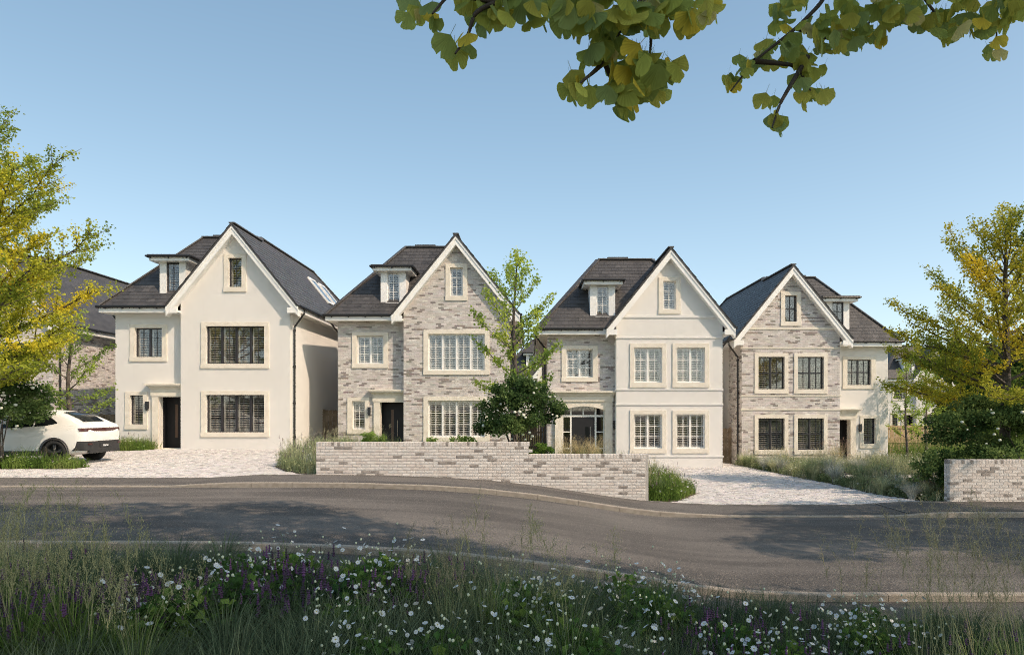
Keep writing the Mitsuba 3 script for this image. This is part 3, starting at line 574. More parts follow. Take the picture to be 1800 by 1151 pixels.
def garden_wall(x0, x1, tops, label, seed, end=None):
    k = thing('garden_wall', label, 'wall'); r = rng(seed); core, rest = MB(), [MB() for _ in BM]; spots = []
    hi = max(t[2] for t in tops)
    for a, b, top in tops:
        X = np.linspace(a, b, 24); lo = float((np.minimum(P(X), Gr(X, 17)) - .4).min())
        core.box(a + (.006 if a == x0 else -.1), b - .006, WY + .008, WY + .217, lo, top - .006)
        x = a + .0375                                          # brick on edge coping
        while x < b - .02: spots.append((x, WY + .111, top - .0512, 'edge')); x += .075
        if end == a:
            z = top - .1075 - .0375
            while z > lo: spots.append((a + .05, WY + .165, z, 'ret')); z -= .075
    tp = lambda x: next(t for a, b, t in tops if x < b or b == x1)
    z, row = hi - .1075 - .0375, 0
    while z > -1.3:                                            # stretchers
        x = x0 + (.1125 if row % 2 else 0)
        if row % 2 and z < tp(x0) - .1: spots.append((x0 + .053, WY + .0513, z, 'half'))
        while x < x1 - .1:
            ok0, ok1 = z < tp(x + .01) - .1, z < tp(min(x + .21, x1 - .01)) - .1
            if z + .03 > P(x) and (ok0 or ok1):
                spots.append((x + .1125, WY + .05, z, 'full') if ok1 and x + .225 < x1 + .01 else (x + .056, WY + .05, z, 'half'))
            x += .225
        z -= .075; row += 1
    cnt = 0; pair = False
    order = sorted(range(len(spots)), key=lambda i: (spots[i][3] != 'full', r.random()))
    prev = {}
    for i in order:
        x, y, z, kind = spots[i]
        c = 3 if r.random() < (.125 if kind != 'edge' else .1) else r.choice(3, p=[.45, .3, .25])
        M = T().translate([x, y + r.normal(0, .0012), z])
        if kind == 'edge': M = M @ T().rotate([0, 0, 1], 90).rotate([1, 0, 0], 90)
        elif kind == 'half': M = M @ T().scale([.475, 1, 1])
        elif kind == 'ret': M = M @ T().rotate([0, 0, 1], 90).scale([.48, 1, 1])
        bi = r.integers(3)
        if kind == 'full' and cnt < 300 and z > P(x):
            cnt += 1; scene[part(k, 'brick')] = {**BPLY[bi][c], 'to_world': M}
        else:
            v, f = BK[bi]; A = np.array(M.matrix, float); rest[c].add(v @ A[:3, :3].T + A[:3, 3], f)
    core.out(part(k, 'mortar'), 'mortar')
    for m, b in zip(rest, BM): m.out(part(k, 'brick', kind='stuff'), b)
garden_wall(-5.31, 2.98, [(-5.31, 0, .80), (0, 2.98, .50)], 'long pale brick garden wall with a stepped top in front of the all brick house', 31)
garden_wall(10.475, 18, [(10.475, 18, .36)], 'short pale brick garden wall at the right edge in front of the flowering shrub', 32, end=10.475)
# raised soil behind the long wall
m = MB(); k = struct('soil')
m.add(*grid_mesh(np.linspace(-5.2, -.02, 8), np.linspace(WY + .21, 22, 6), lambda X, Y: np.where(Y < 20, .38, .38 - (Y - 20) * .28)))
m.out(k, 'earth', True)
m = MB(); k = struct('soil'); m.add(*grid_mesh(np.linspace(-.02, 2.9, 6), np.linspace(WY + .21, 22, 6), lambda X, Y: np.where(Y < 20, .10, .10 - (Y - 20) * .4))); m.out(k, 'earth', True)
for bed in (BED_L, BED_H1, BED_W, BED_R, BED_4, BED_5):
    t = trimesh.creation.triangulate_polygon(Polygon(bed), engine='earcut'); k = struct('soil'); MB().add(np.column_stack([t[0], Gr(t[0][:, 0], t[0][:, 1]) + .012]), t[1]).out(k, 'earth')

# ------------------------------------------------------------------ fences
def fence(a, b, z, h, label, bs='timber', w=.105, posts=True, rails=()):
    k = thing('timber_fence', label, 'fence'); a, b = np.array(a, float), np.array(b, float); L = np.linalg.norm(b - a); d = (b - a) / L; nrm = np.array([d[1], -d[0]]); n = int(L / w); r = rng(int(abs(a[0]) * 100))
    for i in range(n):
        m = MB(); p = a + d * (i + .03) * w; q = a + d * (i + .93) * w; o = nrm * (.012 if i % 2 else -.006); hh = h + r.normal(0, .006)
        m.add([(*(s_ + o + nrm * t_), zz) for s_ in (p, q) for t_ in (0, .018) for zz in (z, z + hh)], BOXF); m.out(part(k, 'board'), bs)
    for rz in (.25, h * .55, h - .2):
        m = MB(); m.bar((*(a - nrm * .04), z + rz), (*(b - nrm * .04), z + rz), .05, .08); m.out(part(k, 'rail'), bs)
    for rz in rails:
        m = MB(); m.bar((*(a + nrm * .05), z + rz), (*(b + nrm * .05), z + rz), .03, .05); m.out(part(k, 'rail'), bs)
    for p in ([a, b] if posts else []):
        m = MB(); m.box(p[0] - .05, p[0] + .05, p[1] - .05, p[1] + .05, z - .2, z + h + .04); m.out(part(k, 'post'), bs)
fence((-9.72, 31.0), (-8.2, 31.0), -.1, 1.72, 'weathered timber fence in the gap left of the all brick house')
fence((-.75, 31.0), (.7, 31.0), -.4, 1.75, 'weathered timber fence behind the middle flowering shrub')
fence((8.3, 31.2), (9.6, 31.2), -1.0, 1.75, 'narrow timber fence in the gap right of the cream gable')
fence((17.0, 37.0), (25.2, 37.0), -1.0, 1.75, 'warm brown timber fence with rails right of the four houses', 'timber_new', .16, rails=(1.62, .8))
fence((-20.6, 31.5), (-17.2, 31.5), -.3, 1.7, 'dark timber fence behind the white car')

# ------------------------------------------------------------------ plants
def unit(v): return v / (np.linalg.norm(v, axis=-1, keepdims=True) + 1e-9)
def sph(r, n): return unit(r.normal(size=(n, 3)))
def leaves(m, c, size, r, col, up=.3, fold=.12, aspect=.9, along=None):
    """Small folded four-cornered leaves at the points c."""
    n = len(c); a = sph(r, n) if along is None else unit(along + .7 * sph(r, n)); nn = unit(sph(r, n) + [0, 0, up]); b = unit(np.cross(a, nn)); nn = np.cross(b, a)
    s = (size * r.uniform(.7, 1.25, n))[:, None]
    v = np.stack([c, c + s * (.62 * a + .5 * aspect * b + fold * nn), c + s * a, c + s * (.62 * a - .5 * aspect * b + fold * nn)], 1).reshape(-1, 3)
    f = (np.array([[0, 1, 2], [0, 2, 3]])[None] + 4 * np.arange(n)[:, None, None]).reshape(-1, 3)
    m.add(v, f, np.repeat(np.clip(col * np.array(2.1), .003, .9), 4, 0))
def palette(r, pos, cols, f=.9, seed=0, jitter=.15):
    t = np.clip((nfbm(pos * f + seed * 7.3, 3, seed) - .28) / .44, 0, .9999) * (len(cols) - 1); i = t.astype(int); w = (t - i)[:, None]
    C = np.array(cols, float); return (C[i] * (1 - w) + C[i + 1] * w) * r.uniform(1 - jitter, 1 + jitter, (len(pos), 1))
GINKGO = [(.085, .12, .022), (.14, .17, .028), (.21, .225, .03), (.29, .275, .03), (.37, .31, .03)]
YOUNG = [(.07, .115, .022), (.14, .19, .04), (.21, .26, .05), (.26, .29, .06)]
def tree(name, label, base, H, spread, seed, cols, lsize, nl=26, start=.2, el=(18, 62), dens=1.0, tr=.12, fill=.13, group=None, prof=.75, csd=.8, lean=(0, 0), cat='tree', extra=()):
    r = rng(seed); k = thing(name, label, cat, group); base = np.array(base, float); wood, pts = MB(), []
    tt = np.linspace(0, 1, 14); ax = base + np.column_stack([lean[0] * tt ** 1.4 + .05 * np.sin(tt * 9 + seed), lean[1] * tt ** 1.4 + .05 * np.cos(tt * 7 + seed), H * tt])
    wood.tube(ax, tr * (1 - tt) ** .8 + .012, 9); wood.out(part(k, 'trunk'), 'bark', True)
    todo = [(start + (1 - start) * ((i + .3) / nl) ** 1.05 * .97, i * 2.399 + r.normal(0, .25), None, None) for i in range(nl)] + [(t, az, L, e) for t, az, L, e in extra]
    for t, az, L, e in todo:
        p0 = np.array([np.interp(t, tt, ax[:, q]) for q in range(3)]); u = (t - start) / (1 - start)
        L = L or spread * (prof + .4 * u * (1 - u) * 4 * .5) * (1 - u ** 1.7 * .82) * r.uniform(.78, 1.1); e = math.radians(e if e is not None else np.interp(u, [0, 1], el) + r.normal(0, 7))
        d = np.array([math.cos(az) * math.cos(e), math.sin(az) * math.cos(e), math.sin(e)]); s = np.linspace(0, 1, 7)
        line = p0 + d * (L * s)[:, None] + np.array([0, 0, 1]) * (L * .10 * s ** 2)[:, None] + r.normal(0, .03, (7, 3)) * s[:, None] * L * .5
        limb = MB(); r0 = max(.012, tr * .42 * (1 - t) ** .6); limb.tube(line, r0 * (1 - s * .82), 6, cap=False)
        side = unit(np.cross(d, [0, 0, 1.]))
        n = max(3, int(L / .30))
        for q in range(n):
            f = .22 + .78 * (q + r.uniform(0, .6)) / n; f = min(f, 1); o = np.array([np.interp(f, s, line[:, w]) for w in range(3)])
            sl = L * (.36 * (1 - f) + .13) * r.uniform(.7, 1.2); dd = unit(d * .75 + side * (1 if q % 2 else -1) * r.uniform(.5, 1.1) + [0, 0, r.uniform(-.1, .45)])
            ln = o + dd * (sl * np.linspace(0, 1, 4))[:, None] + np.array([0, 0, .12 * sl]) * (np.linspace(0, 1, 4) ** 2)[:, None]
            limb.tube(ln, np.linspace(r0 * .3, .003, 4), 4, cap=False)
            nc = max(2, int(sl / .085 * dens)); tq = r.uniform(.1, 1.02, nc); pts.append(o + dd * (sl * tq)[:, None] + np.array([0, 0, .12 * sl]) * (tq ** 2)[:, None])
        nc = int(L / .09 * dens); tq = r.uniform(.3, 1.02, nc); pts.append(np.column_stack([np.interp(tq, s, line[:, w]) for w in range(3)]))
        limb.out(part(k, 'limb'), 'bark', True)
    C = np.vstack(pts); per = 8; c = np.repeat(C, per, 0) + r.normal(0, fill * .5, (len(C) * per, 3))
    m = MB(); col = palette(r, np.repeat(C, per, 0), cols, csd, seed); leaves(m, c, lsize, r, col, .6); m.out(part(k, 'crown', kind='stuff'), 'leaf', col=True)
    return k
tree('ginkgo_tree', 'large yellow and green autumn tree reaching in from the left edge', (-15.9, 18.45, -.1), 10.3, 4.5, 41, GINKGO, .070, 44, .2, (12, 66), 1.25, .17,
     extra=((.26, -.25, 3.9, 16), (.33, -.55, 4.2, 22), (.42, -.1, 4.4, 26), (.5, -.6, 4.2, 30), (.58, -.2, 3.9, 36), (.66, -.7, 3.4, 42), (.22, -.5, 3.3, 4)))
tree('ginkgo_tree', 'golden green tree with dark trunk behind the flowering shrub on the right', (13.55, 18.6, -.9), 7.8, 3.7, 42, [(.09, .12, .02), (.15, .165, .025), (.25, .23, .028), (.36, .29, .03)], .066, 56, .27, (8, 66), 1.15, .15,
     extra=((.34, 2.9, 3.2, 6), (.40, 3.4, 3.3, 10), (.47, 3.0, 3.2, 16), (.44, 2.5, 3.1, 12)))
tree('young_tree', 'slender light green tree rising above the middle flowering shrub', (-.42, 19.6, .3), 6.0, 1.95, 43, YOUNG, .078, 26, .26, (26, 62), .85, .075)
tree('young_tree', 'thin green tree behind the white car', (-15.85, 22.6, -.1), 5.2, 2.0, 44, YOUNG[:3], .07, 18, .25, (18, 55), .8, .085)
tree('young_tree', 'small pale green tree by the timber fence, left of its pair', (17.4, 30.2, -1.0), 5.0, 1.25, 45, YOUNG, .075, 18, .22, (25, 60), .8, .05)
tree('young_tree', 'small pale green tree by the timber fence, right of its pair', (18.7, 30.8, -1.0), 4.6, 1.4, 46, YOUNG, .075, 18, .25, (25, 60), .8, .05)
BUSHY = [(.028, .05, .015), (.045, .075, .02), (.075, .105, .025), (.10, .11, .03)]
def bushy(label, x, y, H, R, seed, cols=BUSHY, z=-1.0, ls=.3):
    r = rng(seed); k = thing('broadleaf_tree', label, 'tree', 'trees far behind the houses' if label == FAR else None); m = MB(); m.tube([(x, y, z), (x, y, z + H * .6)], [.22, .1], 8); m.out(part(k, 'trunk'), 'bark')
    cs, n = [], 16
    for i in range(n):
        d = sph(r, 1)[0]; c = np.array([x, y, z + H * .58]) + d * [R * .62, R * .62, H * .3]; rr = R * r.uniform(.32, .5)
        q = sph(r, 420); cs.append(c + q * rr * r.uniform(.65, 1.05, (420, 1)) * [1, 1, .8])
    c = np.vstack(cs); m = MB(); leaves(m, c, ls, r, palette(r, c, cols, .5, seed), .5); m.out(part(k, 'crown', kind='stuff'), 'leaf', col=True)
FAR = 'dark green tree far behind the houses on the right'
for i, (x, y, h, rr) in enumerate([(31, 46, 7.2, 2.6), (35, 47, 8.2, 3.2), (39, 48, 8.6, 3.2), (43, 50, 8.8, 3.4), (50, 80, 10.5, 4), (58, 84, 11, 5), (66, 84, 11.5, 5), (47, 96, 14, 4.5), (27, 40, 3.4, 1.8), (31, 41, 3.2, 2.0), (36, 43, 4, 2.2)]):
    bushy(FAR, x, y, h, rr, 60 + i)
bushy('green tree beyond the left house behind the yellow tree', -38, 46, 8.5, 3.4, 80); bushy('green tree in the gap behind the middle young tree', -3.4, 78, 6.5, 2.6, 81)

def shrub(label, c, rx, ry, z0, z1, base, n, nb, seed, cols=((.02, .038, .014), (.04, .068, .024), (.075, .11, .038), (.125, .165, .06)), ls=.08, stems=7, br=.055, name='flowering_shrub', cat='shrub'):
    r = rng(seed); k = thing(name, label, cat); c = np.array(c, float); zc, rz = (z0 + z1) / 2, (z1 - z0) / 2
    for i in range(stems):
        a = r.uniform(0, 6.28); m = MB(); e = np.array([c[0] + math.cos(a) * rx * .6, c[1] + math.sin(a) * ry * .6, zc + rz * r.uniform(-.2, .5)]); b = np.array([c[0] + r.normal(0, .1 * rx), c[1] + r.normal(0, .08), base])
        t = np.linspace(0, 1, 5)[:, None]; m.tube(b + (e - b) * t + np.array([0, 0, .15]) * np.sin(t * 3.14), np.linspace(.022, .008, 5), 5, cap=False); m.out(part(k, 'stem'), 'bark')
    nl = 46; q = sph(r, nl); q[:, 2] = np.where(q[:, 2] < -.7, -q[:, 2], q[:, 2]); lc = np.array([c[0], c[1], zc]) + q * [rx * .95, ry * .9, rz * .92] * (r.uniform(.25, 1.25, (nl, 1)) ** .5)
    w = r.integers(nl, size=n); p = lc[w] + sph(r, n) * (r.uniform(.2, 1, (n, 1)) ** .6) * np.array([.25 * rx, .34 * ry, .21 * rz]) * r.uniform(.7, 1.15, (n, 1))
    m = MB(); leaves(m, p, ls, r, palette(r, p, cols, 2.5, seed, .25), .8, .15, .75); m.out(part(k, 'foliage', kind='stuff'), 'leaf', col=True)
    d = unit(sph(r, nb) + [0, -.7, .15])
    for i in range(nb):
        p = np.array([c[0], c[1], zc]) + d[i] * np.array([rx, ry, rz]) * r.uniform(.82, 1.02); s = trimesh.creation.icosphere(2, br * r.uniform(.42, .95)); v = s.vertices; v = v * (1 + .22 * (nnoise(v * 45 + i, 3)[:, None] - .5)) * [1, 1, .86] + p
        MB().add(v, s.faces, np.array([.72, .73, .62]) * r.uniform(.85, 1.02)).out(part(k, 'flower_head'), 'petal', True, col=True)
shrub('dark green shrub with white ball flowers in front of the white car', (-15.15, 18.75), 1.3, .62, .75, 2.75, -.1, 11000, 34, 91)
shrub('dark green shrub with white ball flowers behind the step of the long wall', (-.25, 18.0), 1.2, .8, .62, 2.45, .3, 11000, 38, 92)
shrub('big dark green shrub with white ball flowers behind the right wall', (13.3, 17.75), 2.35, .95, -.25, 2.0, -.8, 20000, 52, 93)
shrub('low dark leafy shrub beside the end of the right wall', (10.95, 17.55), .62, .6, -.75, .45, -.8, 3500, 0, 94, name='leafy_shrub')
G3 = ((.05, .09, .02), (.09, .14, .03), (.14, .19, .05))
shrub('bright green low shrub above the wall in front of the dark door', (-4.15, 17.3), .42, .35, .35, 1.0, .35, 1800, 0, 95, G3, .06, name='leafy_shrub')
shrub('bright green low shrub below the lower wide window', (-2.5, 17.3), .3, .3, .35, .90, .35, 900, 0, 96, G3, .055, name='leafy_shrub')
shrub('bright green spreading shrub left of the wall step', (-1.75, 17.2), .45, .3, .35, .90, .35, 1300, 0, 97, G3, .055, name='leafy_shrub')
shrub('small green shrub just right of the wall step', (.32, 17.2), .36, .3, .05, .72, .05, 1200, 0, 98, G3, .06, name='leafy_shrub')

def blades(m, base, h, az, bend, w, col, tip=None):
    """Bending ribbons that taper to a point."""
    n = len(base); d = np.stack([np.cos(az), np.sin(az), 0 * az], 1); s = np.stack([-np.sin(az), np.cos(az), 0 * az], 1); rows = []
    for t in (0, .4, .75):
        p = base + np.array([0, 0, 1.]) * (h * t * (1 - .25 * bend * t))[:, None] + d * (h * bend * t * t)[:, None]; ww = (w * (1 - t * .6))[:, None] / 2
        rows += [p - s * ww, p + s * ww]
    rows.append(base + np.array([0, 0, 1.]) * (h * (1 - .25 * bend))[:, None] + d * (h * bend)[:, None])
    v = np.stack(rows, 1).reshape(-1, 3); f = (np.array([[0, 1, 3], [0, 3, 2], [2, 3, 5], [2, 5, 4], [4, 5, 6]])[None] + 7 * np.arange(n)[:, None, None]).reshape(-1, 3)
    m.add(v, f, np.repeat(np.clip(col * np.array(2.0), .003, .9), 7, 0)); return v.reshape(n, 7, 3)[:, 6]
GRASS = [(.035, .06, .014), (.06, .10, .022), (.10, .14, .035), (.15, .17, .06)]
def daisies(m, p, rad, r, col=(.74, .75, .74), np_=9):
    for c, R in zip(p, rad):
        nrm = unit(np.array([r.normal(0, .5), -.55 + r.normal(0, .4), .8])); a = unit(np.cross(nrm, [.3, .9, .2])); b = np.cross(nrm, a); cup = r.uniform(-.05, .35)
        for q in range(np_):
            t = q / np_ * 6.283 + r.normal(0, .06); e = math.cos(t) * a + math.sin(t) * b; s = -math.sin(t) * a + math.cos(t) * b; w = R * .34
            m.add([c + e * R * .12, c + e * R * .6 + s * w + nrm * R * cup * .6, c + e * R + nrm * R * cup, c + e * R * .6 - s * w + nrm * R * cup * .6], [[0, 1, 2], [0, 2, 3]], np.array(col) * r.uniform(.88, 1.03))
        m.add(np.vstack([c + nrm * R * .12] + [c + nrm * R * .06 + (math.cos(t) * a + math.sin(t) * b) * R * .2 for t in np.arange(6) * 1.047]), [[0, 1 + i, 1 + (i + 1) % 6] for i in range(6)], (.42, .36, .08))
def spikes(m, p, h, r, cols=((.06, .026, .07), (.095, .036, .11), (.045, .028, .048), (.11, .04, .12))):
    for c, H in zip(p, h):
        n = 5; col = np.array(cols[r.integers(len(cols))]) * r.uniform(.7, 1.3)
        for i in range(n):
            R = .0135 * (1 - .12 * i) * r.uniform(.8, 1.25); z = c + np.array([r.normal(0, .002), r.normal(0, .002), H * (i + .5) / n])
            m.add(z + np.array([[R, 0, 0], [0, R, 0], [-R, 0, 0], [0, -R, 0], [0, 0, H * .16], [0, 0, -H * .12]]), [[0, 1, 4], [1, 2, 4], [2, 3, 4], [3, 0, 4], [1, 0, 5], [2, 1, 5], [3, 2, 5], [0, 3, 5]], col)
def panicles(m, tips, r, size, col=(.27, .23, .13), n=46):
    for c in tips:
        k = int(n * .42); t = r.uniform(0, 1, k); lean = r.normal(0, .25, 2); ax = lambda q: np.column_stack([lean[0] * q * size, lean[1] * q * size, (q - .7) * size])
        b = c + ax(t); L = size * (.14 + .40 * (1 - t)) * r.uniform(.5, 1.2, k)
        e = blades(m, b, L, r.uniform(0, 6.28, k), r.uniform(.5, 1.3, k), np.full(k, .0022 + size * .003), np.array(col) * r.uniform(.55, 1.1, (k, 1)))
        f = r.uniform(.35, 1.05, (3 * k, 1)); q = np.repeat(e, 3, 0) * f + np.repeat(b, 3, 0) * (1 - f) + r.normal(0, size * .025, (3 * k, 3)); leaves(m, q, size * .026 + .003, r, np.array(col) * r.uniform(.6, 1.05, (3 * k, 1)), .2, .05, .45, along=np.tile([0, 0, 1.], (3 * k, 1)))
def in_poly(poly, n, r):
    P2 = prep(Polygon(poly)); b = Polygon(poly).bounds; out = []
    while len(out) < n:
        q = np.column_stack([r.uniform(b[0], b[2], n), r.uniform(b[1], b[3], n)]); out += [x for x in q if P2.contains(Point(*x))]
    return np.array(out[:n])
def bed(label, poly, n, h, seed, zf=Gr, white=0, purple=0, pan=0, cols=GRASS, fh=1.0, dz=0.0):
    """Mixed low planting that reads as one mass."""
    r = rng(seed); k = thing('flower_bed', label, 'flower bed', kind='stuff'); p = in_poly(poly, n, r)
    e = np.array([Polygon(poly).exterior.distance(Point(*q)) for q in p]); b = np.column_stack([p, zf(p[:, 0], p[:, 1]) + dz])
    hh = h * (.35 + .9 * nfbm(b * 1.3 + seed, 3, seed)) * np.clip(.55 + e * 1.6, 0, 1.1) * r.uniform(.55, 1.2, n)
    m = MB(); tips = blades(m, b, hh, r.uniform(0, 6.28, n), r.uniform(.1, .7, n), .013 * r.uniform(.6, 1.5, n), palette(r, b, cols, 1.6, seed, .25))
    nl = n; q = in_poly(poly, nl, r); z = zf(q[:, 0], q[:, 1]) + dz; pts = np.column_stack([q, z + h * .55 * r.uniform(.05, 1, nl) * (.4 + nfbm(np.column_stack([q, z]) * 1.3 + seed, 3, seed))])
    leaves(m, pts, .05, r, palette(r, pts, cols[:3], 2, seed + 1, .3), .6)
    top = tips[np.argsort(r.random(n))]; i = 0
    for _ in range(1):
        if white: daisies(m, top[i:i + white] + [0, 0, .02], r.uniform(.02, .034, white), r, np_=5); i += white
        if purple: spikes(m, top[i:i + purple] + [0, 0, .03], r.uniform(.06, .12, purple), r, ((.12, .08, .11), (.17, .12, .15))); i += purple
        if pan: panicles(m, top[i:i + pan] + [0, 0, .12], r, .22, (.34, .29, .19), 30)
    m.out(k, 'blade', col=True)
SOFT = [(.075, .10, .045), (.135, .16, .08), (.21, .22, .135), (.29, .28, .19)]
bed('green grassy bed with tiny white flowers in front of the white car', BED_L, 5200, .62, 101, white=60, purple=30, pan=60)
bed('low flower bed against the cream wall left of the black entrance', BED_H1, 2600, .6, 102, white=50, purple=60, pan=25)
bed('flower bed with seed heads and daisies at the left end of the long wall', BED_W, 4200, .78, 103, white=55, purple=110, pan=60, cols=SOFT)
bed('bushy flower bed with white daisies at the right end of the long wall', BED_R, 4200, .72, 104, white=60, purple=30, pan=50)
bed('long soft bed of grasses and white flowers beside the right drive', BED_4, 6500, .50, 105, white=110, purple=130, pan=60, cols=SOFT)
bed('bed of grasses and white flowers under the brick gable', BED_5, 6000, .62, 111, white=90, purple=60, pan=60, cols=SOFT)
bed('strip of grasses under the cream wall right of the brick gable', [(13.8, 26.3), (18.2, 26.3), (17.6, 29.8), (14.0, 29.8)], 4200, .8, 106, white=70, purple=30, pan=60, cols=SOFT)
bed('dense green planting in the far right garden corner', [(17.5, 26.6), (24, 26.0), (27, 35), (17.5, 35)], 6000, 1.5, 107, white=30, pan=30)
bed('fine tufts along the top of the long wall left of the dark door', [(-5.2, 16.7), (-4.6, 16.7), (-4.6, 18.0), (-5.2, 18.0)], 900, .75, 108, zf=lambda X, Y: .38 + 0 * X, pan=16, cols=SOFT)
bed('low mixed plants along the top of the long wall', [(-4.6, 16.6), (-.1, 16.6), (-.1, 17.6), (-4.6, 17.6)], 2500, .50, 109, zf=lambda X, Y: .38 + 0 * X, white=8, cols=SOFT)
bed('low plants behind the lower part of the long wall', [(.1, 16.7), (2.8, 16.7), (2.8, 17.8), (.1, 17.8)], 1700, .52, 110, zf=lambda X, Y: .10 + 0 * X, cols=SOFT)
def clump(name, label, cat, x, y, z, n, h, spread, seed, cols, pan=0, psize=.2, group=None, pcol=(.34, .28, .17)):
    r = rng(seed); k = thing(name, label, cat, group); m = MB(); a = r.uniform(0, 6.28, n); b = np.column_stack([x + np.cos(a) * spread * .25 * r.random(n), y + np.sin(a) * spread * .25 * r.random(n), np.full(n, z)])
    tips = blades(m, b, h * r.uniform(.6, 1.1, n), a, r.uniform(.1, .55, n), .008 * r.uniform(.6, 1.4, n), palette(r, b * 3, cols, 2, seed, .3)); m.out(part(k, 'blades', kind='stuff'), 'blade', col=True)
    if pan: m = MB(); panicles(m, tips[:pan] + [0, 0, .05], r, psize, pcol, 36); m.out(part(k, 'plumes', kind='stuff'), 'blade', col=True)
STRAW = [(.22, .19, .10), (.30, .26, .15), (.36, .31, .2)]
for i, (x, lab) in enumerate(((1.0, 'pale feather grass in front of the arched entrance, leftmost of three'), (1.4, 'pale feather grass in front of the arched entrance, middle of three'), (1.8, 'pale feather grass in front of the arched entrance, rightmost of three'))):
    clump('feather_grass', lab, 'ornamental grass', x, 17.6 + .1 * i, .08, 260, .72, .5, 120 + i, STRAW, 40, .24)
clump('feather_grass', 'pinkish plume grass beside the dark door of the brick gable house', 'ornamental grass', 13.6, 28.9, -1.0, 200, 1.3, .5, 125, STRAW, 40, .3, pcol=(.30, .21, .17))

# ------------------------------------------------------------------ the white car
def car():
    k = thing('parked_car', 'white coupe style car parked side on with its rear to the drive', 'car')
    X1, Y0, Z = -13.36, 19.62, float(Gr(-14, 20)) + .012     # rear end, near side
    st = np.array([0, .03, .12, .30, .62, .95, 1.25, 1.6, 2.0, 2.4, 2.8, 3.1, 3.4, 3.8, 4.2, 4.5, 4.68, 4.74])
    zb = np.interp(st, [0, .12, .5, 4.3, 4.74], [.50, .36, .27, .27, .34])
    zbelt = np.interp(st, [0, .03, .12, .3, .62, 1.2, 2, 3, 3.4, 4, 4.5, 4.74], [.95, 1.10, 1.16, 1.18, 1.15, 1.08, 1.02, 1.0, .99, .92, .80, .66])
    zroof = np.interp(st, [0, .03, .12, .3, .62, .95, 1.25, 1.6, 2.0, 2.4, 2.8, 3.1, 3.4, 3.8, 4.2, 4.5, 4.74], [.99, 1.15, 1.21, 1.27, 1.45, 1.57, 1.625, 1.655, 1.66, 1.645, 1.57, 1.44, 1.22, 1.04, .97, .85, .70])
    w = np.interp(st, [0, .03, .12, .30, .62, 1.0, 1.6, 2.8, 3.7, 4.2, 4.5, 4.68, 4.74], [.72, .78, .87, .935, .965, .972, .955, .955, .97, .95, .86, .72, .60])
    sects = []
    for i in range(len(st)):
        cab = max(zroof[i] - zbelt[i], .02); wr = w[i] - .06 - .30 * min(cab / .6, 1) * .75
        kn = [(0, zb[i]), (w[i] * .85, zb[i]), (w[i] * .965, zb[i] + .10), (w[i] * .985, lerp(zb[i], zbelt[i], .45)), (w[i], lerp(zb[i], zbelt[i], .78)), (w[i] - .035, zbelt[i]), (lerp(w[i] - .04, wr, .55), zbelt[i] + cab * .5), (wr, zroof[i] - cab * .10 - .005), (wr * .72, zroof[i] - .012), (0, zroof[i])]
        kn = np.array(kn, float); u = np.linspace(0, 9, 37); sects.append(np.column_stack([np.interp(u, range(10), kn[:, q]) for q in (0, 1)]))
    S = np.array(sects)
    from scipy.interpolate import PchipInterpolator
    sx = np.unique(np.concatenate([np.linspace(0, .3, 7), np.linspace(.3, 4.74, 46)])); S = PchipInterpolator(st, S, axis=0)(sx)
    for _ in range(2): S[:, 2:-1] = .25 * S[:, 1:-2] + .5 * S[:, 2:-1] + .25 * S[:, 3:]
    S[:, 0, 0] = 0; S[:, -1, 0] = 0
    ring = np.concatenate([S, (S * [-1, 1])[:, -2:0:-1]], 1); n = ring.shape[1]
    loc = lambda x, y, z: np.stack([X1 - np.asarray(x), Y0 + .97 - np.asarray(y), Z + np.asarray(z)], -1)    # y>0: near side
    v = np.concatenate([np.stack([np.full(n, sx[i]), ring[i, :, 0], ring[i, :, 1]], 1) for i in range(len(sx))]); f = []
    for i in range(len(sx) - 1):
        for j in range(n): a, b = i * n + j, i * n + (j + 1) % n; f += [[a, a + n, b + n], [a, b + n, b]]
    for e, fl in ((0, 0), (len(sx) - 1, 1)):
        c = len(v); v = np.vstack([v, [[sx[e], 0, ring[e, :, 1].mean()]]])
        for j in range(n): t = [c, e * n + j, e * n + (j + 1) % n]; f.append(t[::-1] if fl else t)
    tm = trimesh.Trimesh(v, f, process=False); trimesh.repair.fix_normals(tm)
    body = m3.Manifold(m3.Mesh(tm.vertices.astype(np.float32), tm.faces.astype(np.uint32)))
    WX, WR = (.90, 3.80), .365
    for x in WX:
        for q in (-1, 1): body = body - m3.Manifold.cylinder(.42, .405, .405, 40, True).rotate([90, 0, 0]).translate([x, q * .88, WR])
    bm = body.to_mesh(); bv = np.array(bm.vert_properties[:, :3], float); bf = np.array(bm.tri_verts)
    if len(bf) < 50: bv, bf = tm.vertices, tm.faces
    MB().add(loc(*bv.T), bf).out(part(k, 'body'), 'car_paint', 32)
    yat = lambda x, z: float(np.interp(z, (s_ := S[np.argmin(abs(sx - x))])[8:33, 1], s_[8:33, 0]))
    zat = lambda x, fr: float(S[np.argmin(abs(sx - x))][int(36 - fr * 8), 1])
    # side windows, rear window, lamps, lower cladding
    for nm, xs0 in (('side_window', (.86, 1.55)), ('side_window', (1.60, 2.55))):
        for q in (-1, 1):
            m = MB(); a, b = xs0; X = np.linspace(a, b, 8); lo, hi = [], []
            for x in X:
                zl = np.interp(x, [.86, 1.2, 2.6], [1.24, 1.17, 1.09]); zt = max(np.interp(x, [.86, 1.1, 1.4, 2.0, 2.6], [1.27, 1.42, 1.50, 1.56, 1.54]), zl + .01); lo.append((x, q * (yat(x, zl) + .006), zl)); hi.append((x, q * (yat(x, zt) + .006), zt))
            P_ = loc(*np.array(lo + hi).T); m.add(P_, [[i, i + 1, i + 9, i + 8] for i in range(7)]); m.out(part(k, nm), 'car_glass', True)
